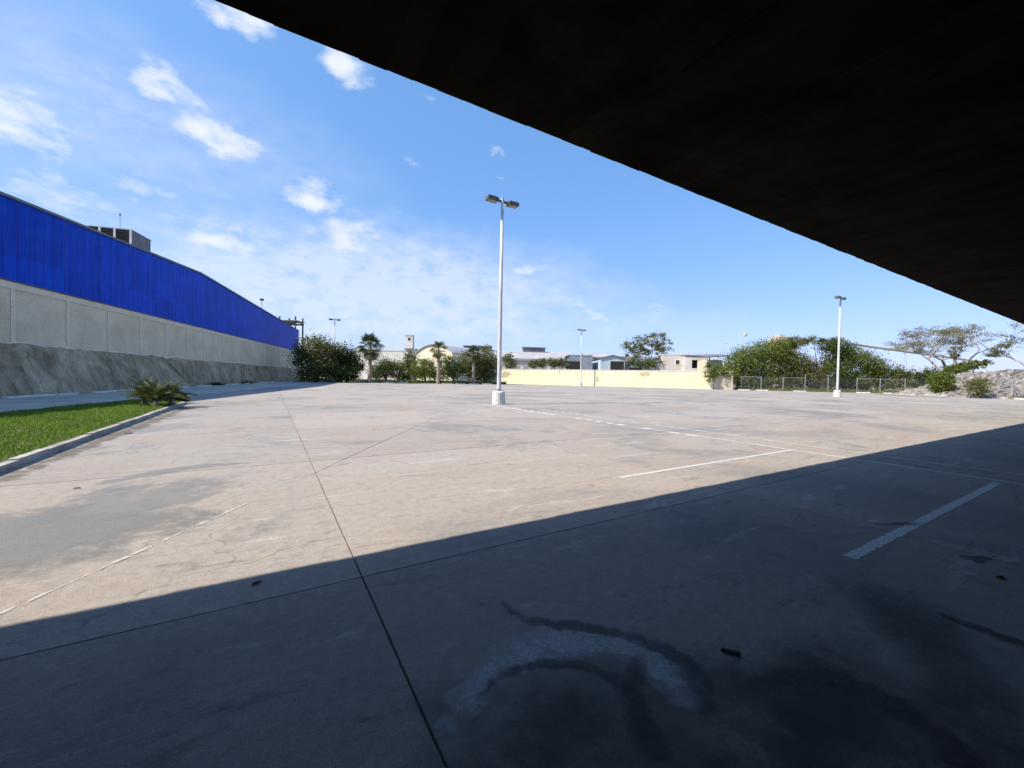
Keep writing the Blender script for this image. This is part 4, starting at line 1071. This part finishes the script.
tree('tree', 'bright green rounded tree right of the right-hand lamp post', 868, 72, [(862, 360, 11, 9), (874, 367, 11, 10), (866, 377, 14, 9), (884, 374, 10, 8), (880, 384, 14, 6), (860, 384, 10, 6)], 12400, .26, M['leaf_a'], 25, group=HG, clump=.38)
tree('shrub', 'low olive shrub behind the fence left of the bare tree', 905, 70, [(897, 376, 9, 7), (908, 378, 10, 7), (903, 384, 12, 5), (893, 384, 8, 5)], 4200, .26, M['leaf_c'], 26, cat='shrub', group=HG)
tree('shrub', 'mid-green shrub at the foot of the bare tree', 926, 70, [(921, 376, 9, 7), (932, 375, 9, 8), (926, 384, 11, 6), (915, 386, 9, 5)], 4200, .26, M['leaf_b'], 27, cat='shrub', group=HG)
tree('shrub', 'green shrub growing along the crest behind the rubble heap', 963, 66, [(957, 370, 9, 5), (968, 366, 9, 4), (978, 363, 7, 3)], 3600, .24, M['leaf_a'], 28, cat='shrub', group=HG)
tree('shrub', 'dark green bush at the left foot of the rubble heap', 941, 53, [(938, 381, 8, 9), (946, 378, 7, 8), (941, 389, 10, 6)], 5200, .2, M['leaf_a'], 29, cat='shrub')
tree('shrub', 'pale olive bush growing on the front of the rubble heap', 978, 49.5, [(974, 386, 7, 7), (983, 384, 7, 7), (978, 392, 10, 4)], 2600, .17, M['leaf_c'], 30, cat='shrub')
fan_palm('small palm standing behind the bare tree near the conveyor', 954, 82, 352, 7.5, 34, 31, .9)

def bare_tree(label, px, Z, ytop, spread, seed, nleaf, mat, lean=0.0):
    rr = random.Random(seed); rg = np.random.default_rng(seed)
    x, y = P(px, Z); r = empty('bare_tree', (x, y, 0)); tag(r, label, 'tree')
    Ht = zat(px, ytop, Z); sp = spread * Z / 400
    tb = MB(); tips = []
    def grow(p, d, L, rad, lvl):
        m1 = p + d * L * .5 + Vector((rr.uniform(-1, 1), rr.uniform(-1, 1), rr.uniform(-.5, .8))) * L * .07; e = p + d * L
        tb.tube([p, m1, e], [rad, rad * .82, rad * .62], 6 if lvl < 2 else 4, cap=False)
        if lvl == 6: tips.append(e); tips.append(m1); return
        if lvl >= 3: tips.append(e)
        for k in range(rr.choice((2, 3)) if lvl else 4):
            a = rr.uniform(0, 6.283) if lvl else 1.57 * k + rr.uniform(-.4, .4)
            out = Vector((math.cos(a), math.sin(a), 0))
            nd = (d * .75 + out * rr.uniform(.55, 1.0) + Vector((0, 0, .12 if lvl < 2 else -.02))).normalized()
            grow(e, nd, L * rr.uniform(.66, .86), rad * .6, lvl + 1)
    grow(Vector((0, 0, -.05)), Vector((lean, 0, 1)).normalized(), Ht * .27, .26, 0)
    V = np.array(tb.v); ext = max(1e-3, np.percentile(np.hypot(V[:, 0], V[:, 1]), 97)); zt = V[:, 2].max()
    fx = sp / ext; fz = Ht / zt
    def sc(p):
        k = min(1, max(0, p[2] / (zt * .25))); return (p[0] * (1 + (fx - 1) * k), p[1] * (1 + (fx - 1) * k), p[2] * fz)
    tb.v = [sc(v) for v in tb.v]; tb.build('trunk', M['greybark'], r, True)
    tp = np.array([sc(t) for t in tips]); idx = rg.integers(0, len(tp), nleaf)
    C = tp[idx] + rg.normal(size=(nleaf, 3)) * .30 * np.array([1, 1, .5])
    mesh_obj('crown', leaves_mesh('crown', C, .20, np.clip(rg.normal(.5, .25, nleaf), 0, 1), rg), mat, r)
bare_tree('wide nearly leafless grey tree with flat spreading crown beside the conveyor', 945, 68, 324, 56, 41, 10000, M['leaf_dry'])
bare_tree('sparse olive-leaved tree at the far right above the rubble heap', 1034, 56, 318, 36, 43, 9000, M['leaf_c'])
bare_tree('thin twiggy grey tree poking above the hedge by the street light', 752, 78, 339, 14, 44, 700, M['leaf_dry'])

# rubble heap
def heap():
    from mathutils import noise as mn
    r = empty('rubble_heap', (*P(1000, 53), 0), -YAW); tag(r, 'pale grey heap of broken rubble at the right edge of the lot', 'rubble heap')
    V, F = [], []; nx, ny = 70, 34; hs = []
    def hgt(u, v):
        X = (u - .5) * 22; Y = v * 10 - 3.2
        base = 3.4 * min(1, max(0, (u - .08) / .45)) ** .8 * min(1, max(0, (Y + 3.0) / 4.5)) ** .85 * min(1, max(0, (6.6 - Y) / 3))
        return base * (1 + .16 * mn.fractal(Vector((X * .35, Y * .35, 2)), 1, 2, 5)) + (.14 * mn.fractal(Vector((X * 1.5, Y * 1.5, 5)), 1, 2, 4) if base > .05 else 0)
    for i in range(nx + 1):
        for k in range(ny + 1):
            u, v = i / nx, k / ny; V.append(((u - .5) * 22, v * 10 - 3.2, max(.0, hgt(u, v)) - .0))
    for i in range(nx):
        for k in range(ny):
            a = i * (ny + 1) + k; F.append((a, a + ny + 1, a + ny + 2, a + 1))
    MB().add(V, F).build('mound', M['rubble'], r)
    sv, sf = MB(), None; rr = random.Random(5)
    for q in range(2600):
        u, v = rr.random(), rr.random() ** 1.4; h = hgt(u, v)
        if h < .12: continue
        s = rr.choice((.06, .09, .12, .18, .26)) ; p = Vector(((u - .5) * 22, v * 10 - 3.2, h + s * .15))
        vs = [p + Vector((x * rr.uniform(.5, 1.2), y * rr.uniform(.5, 1.2), z * rr.uniform(.4, 1))) * s for x in (-1, 1) for y in (-1, 1) for z in (-1, 1)]
        sv.add(vs, [(0, 1, 3, 2), (4, 6, 7, 5), (0, 4, 5, 1), (2, 3, 7, 6), (0, 2, 6, 4), (1, 5, 7, 3)])
    o = sv.build('broken_stones', M['rubble'], r); o['kind'] = 'stuff'
heap()

# spiky sago shrub at the tip of the grass island; each frond a part
sx_, sy_ = -3.9, 20.6
sh = empty('sago_shrub', (sx_, sy_, .08)); tag(sh, 'spiky low green sago shrub at the tip of the grass island', 'shrub')
def frond_mesh(seed, L):
    rr = random.Random(seed); V, F, T = [], [], []; n = 15; prev = None
    pts = []
    for i in range(n + 1):
        s = i / n; pts.append(Vector((L * (s - .16 * s * s), 0, L * (.34 * s - .55 * s * s))))
    t = rr.uniform(.2, .9)
    for i in range(n):
        p, q = pts[i], pts[i + 1]; w = .012
        m_ = len(V); V += [p + Vector((0, -w, 0)), p + Vector((0, w, 0)), q + Vector((0, w, 0)), q + Vector((0, -w, 0))]; F.append((m_, m_ + 1, m_ + 2, m_ + 3)); T += [t] * 4
        if i > 1:
            for s in (-1, 1):
                l = L * .26 * math.sin(min(1, (i + 1) / n * 1.15) * 2.6 + .3) + .03
                d = Vector((.55, s, .28)).normalized(); tip = p + d * l; b = (q - p) * .62
                m_ = len(V); V += [p, p + b, tip + b * .2, tip]; F.append((m_, m_ + 1, m_ + 2, m_ + 3)); T += [min(1, max(0, t + rr.uniform(-.15, .15)))] * 4
    me = quads_mesh('frond', np.array([tuple(v) for v in V]), np.array(F), np.array(T)); me.materials.append(M['leaf_sago']); return me
M['leaf_sago'] = foliage('sago_leaf', (.018, .03, .008), (.12, .14, .045), .2)
fms = [frond_mesh(i, l) for i, l in enumerate((.75, .9, 1.05, .85, .95))]
for hx, hy, nf in ((0, 0, 40), (.45, .5, 34), (-.4, .55, 34), (.15, -.5, 24)):
    MB().tube([(hx, hy, -.1), (hx, hy, .22)], [.13, .09], 8).build('stem', M['palmbark'], sh)
    for k in range(nf):
        o = mesh_obj('frond', random.choice(fms), None, sh); o.location = (hx, hy, .2)
        o.rotation_euler = (random.uniform(-.3, .3), -random.uniform(.2, 1.45), random.uniform(0, 6.283)); s = random.uniform(.8, 1.2); o.scale = (s, s, s)
sh2 = tree('shrub', 'small dark tuft behind the sago shrub on the road edge', 183, 18.3, [(182, 398, 6, 5), (176, 399, 6, 5)], 1300, .10, M['leaf_d'], 51, cat='shrub', trunk_r=.03)
# weeds rooted in the bank top and foot
for (t, d, z, s, lab) in ((14.6, -.15, .15, .45, 'small dark weed clump at the foot of the bank by its diagonal joint'), (24.5, -.1, .1, .6, 'dark weed clump at the bank foot, farther along past the joint'),
                          (34, -.1, .1, .55, 'farthest dark weed clump along the bank foot before the trees'), (-1.0, .95, 2.7, .4, 'dry weed tuft rooted on top of the grey concrete bank')):
    rg_ = np.random.default_rng(int(t * 10 + 99)); e = empty('weed_clump', wp(t, d, z - .1)); tag(e, lab, 'weed')
    C = rg_.normal(size=(420, 3)) * np.array([s, s, s * .45]) * .6; C[:, 2] = np.abs(C[:, 2])
    mesh_obj('foliage', leaves_mesh('foliage', C, .14, np.clip(rg_.normal(.4, .2, 420), 0, 1), rg_), M['leaf_d'], e)

# ------------------------------------------------------------------ litter on the slab
def scrap(name, label, cat, px, py, L, W, Hh, rot, mat, seed):
    rr = random.Random(seed); x, y = gp(px, py); mb = MB(); n = 12; ring = []
    for k in range(n):
        a = 2 * math.pi * k / n; f = rr.uniform(.65, 1.1); ring.append((L / 2 * f * math.cos(a), W / 2 * f * math.sin(a)))
    V = [(p[0], p[1], .0) for p in ring] + [(p[0] * .86, p[1] * .8, Hh * rr.uniform(.6, 1.2)) for p in ring] + [(0, 0, Hh * 1.05)]
    F = [tuple(range(n))[::-1]] + [(k, (k + 1) % n, n + (k + 1) % n, n + k) for k in range(n)] + [(n + k, n + (k + 1) % n, 2 * n) for k in range(n)]
    o = mb.add(V, F).build(name, mat, None, False); o.location = (x, y, .006); o.rotation_euler = (0, 0, rot); tag(o, label, cat)
    return o
scrap('rubber_scrap', 'flat black rubber scrap on the shaded slab beside the curved marks', 'scrap', 739, 657, .115, .045, .012, -.9, M['black'], 1)
scrap('dry_leaf', 'small dark leaf on the shadow edge left of the long joint', 'leaf', 258, 586, .07, .02, .012, .5, M['leaf_fall'], 2)
scrap('dry_leaf', 'dark leaf on the damp grey patch near the grass kerb', 'leaf', 77, 489, .08, .025, .01, .2, M['leaf_fall'], 3)
scrap('dry_leaf', 'tiny dark leaf in the right-hand shade beyond the thick white line', 'leaf', 1008, 580, .08, .025, .012, -.4, M['leaf_fall'], 5)
scrap('dry_leaf', 'dry palm scrap beside the grass kerb below the sago shrub', 'leaf', 128, 434, .22, .035, .012, .6, M['leaf_fall'], 7)
scrap('dry_leaf', 'dry palm scrap out on the sunny slab away from the kerb', 'leaf', 205, 408, .3, .05, .015, -.5, M['leaf_fall'], 8)
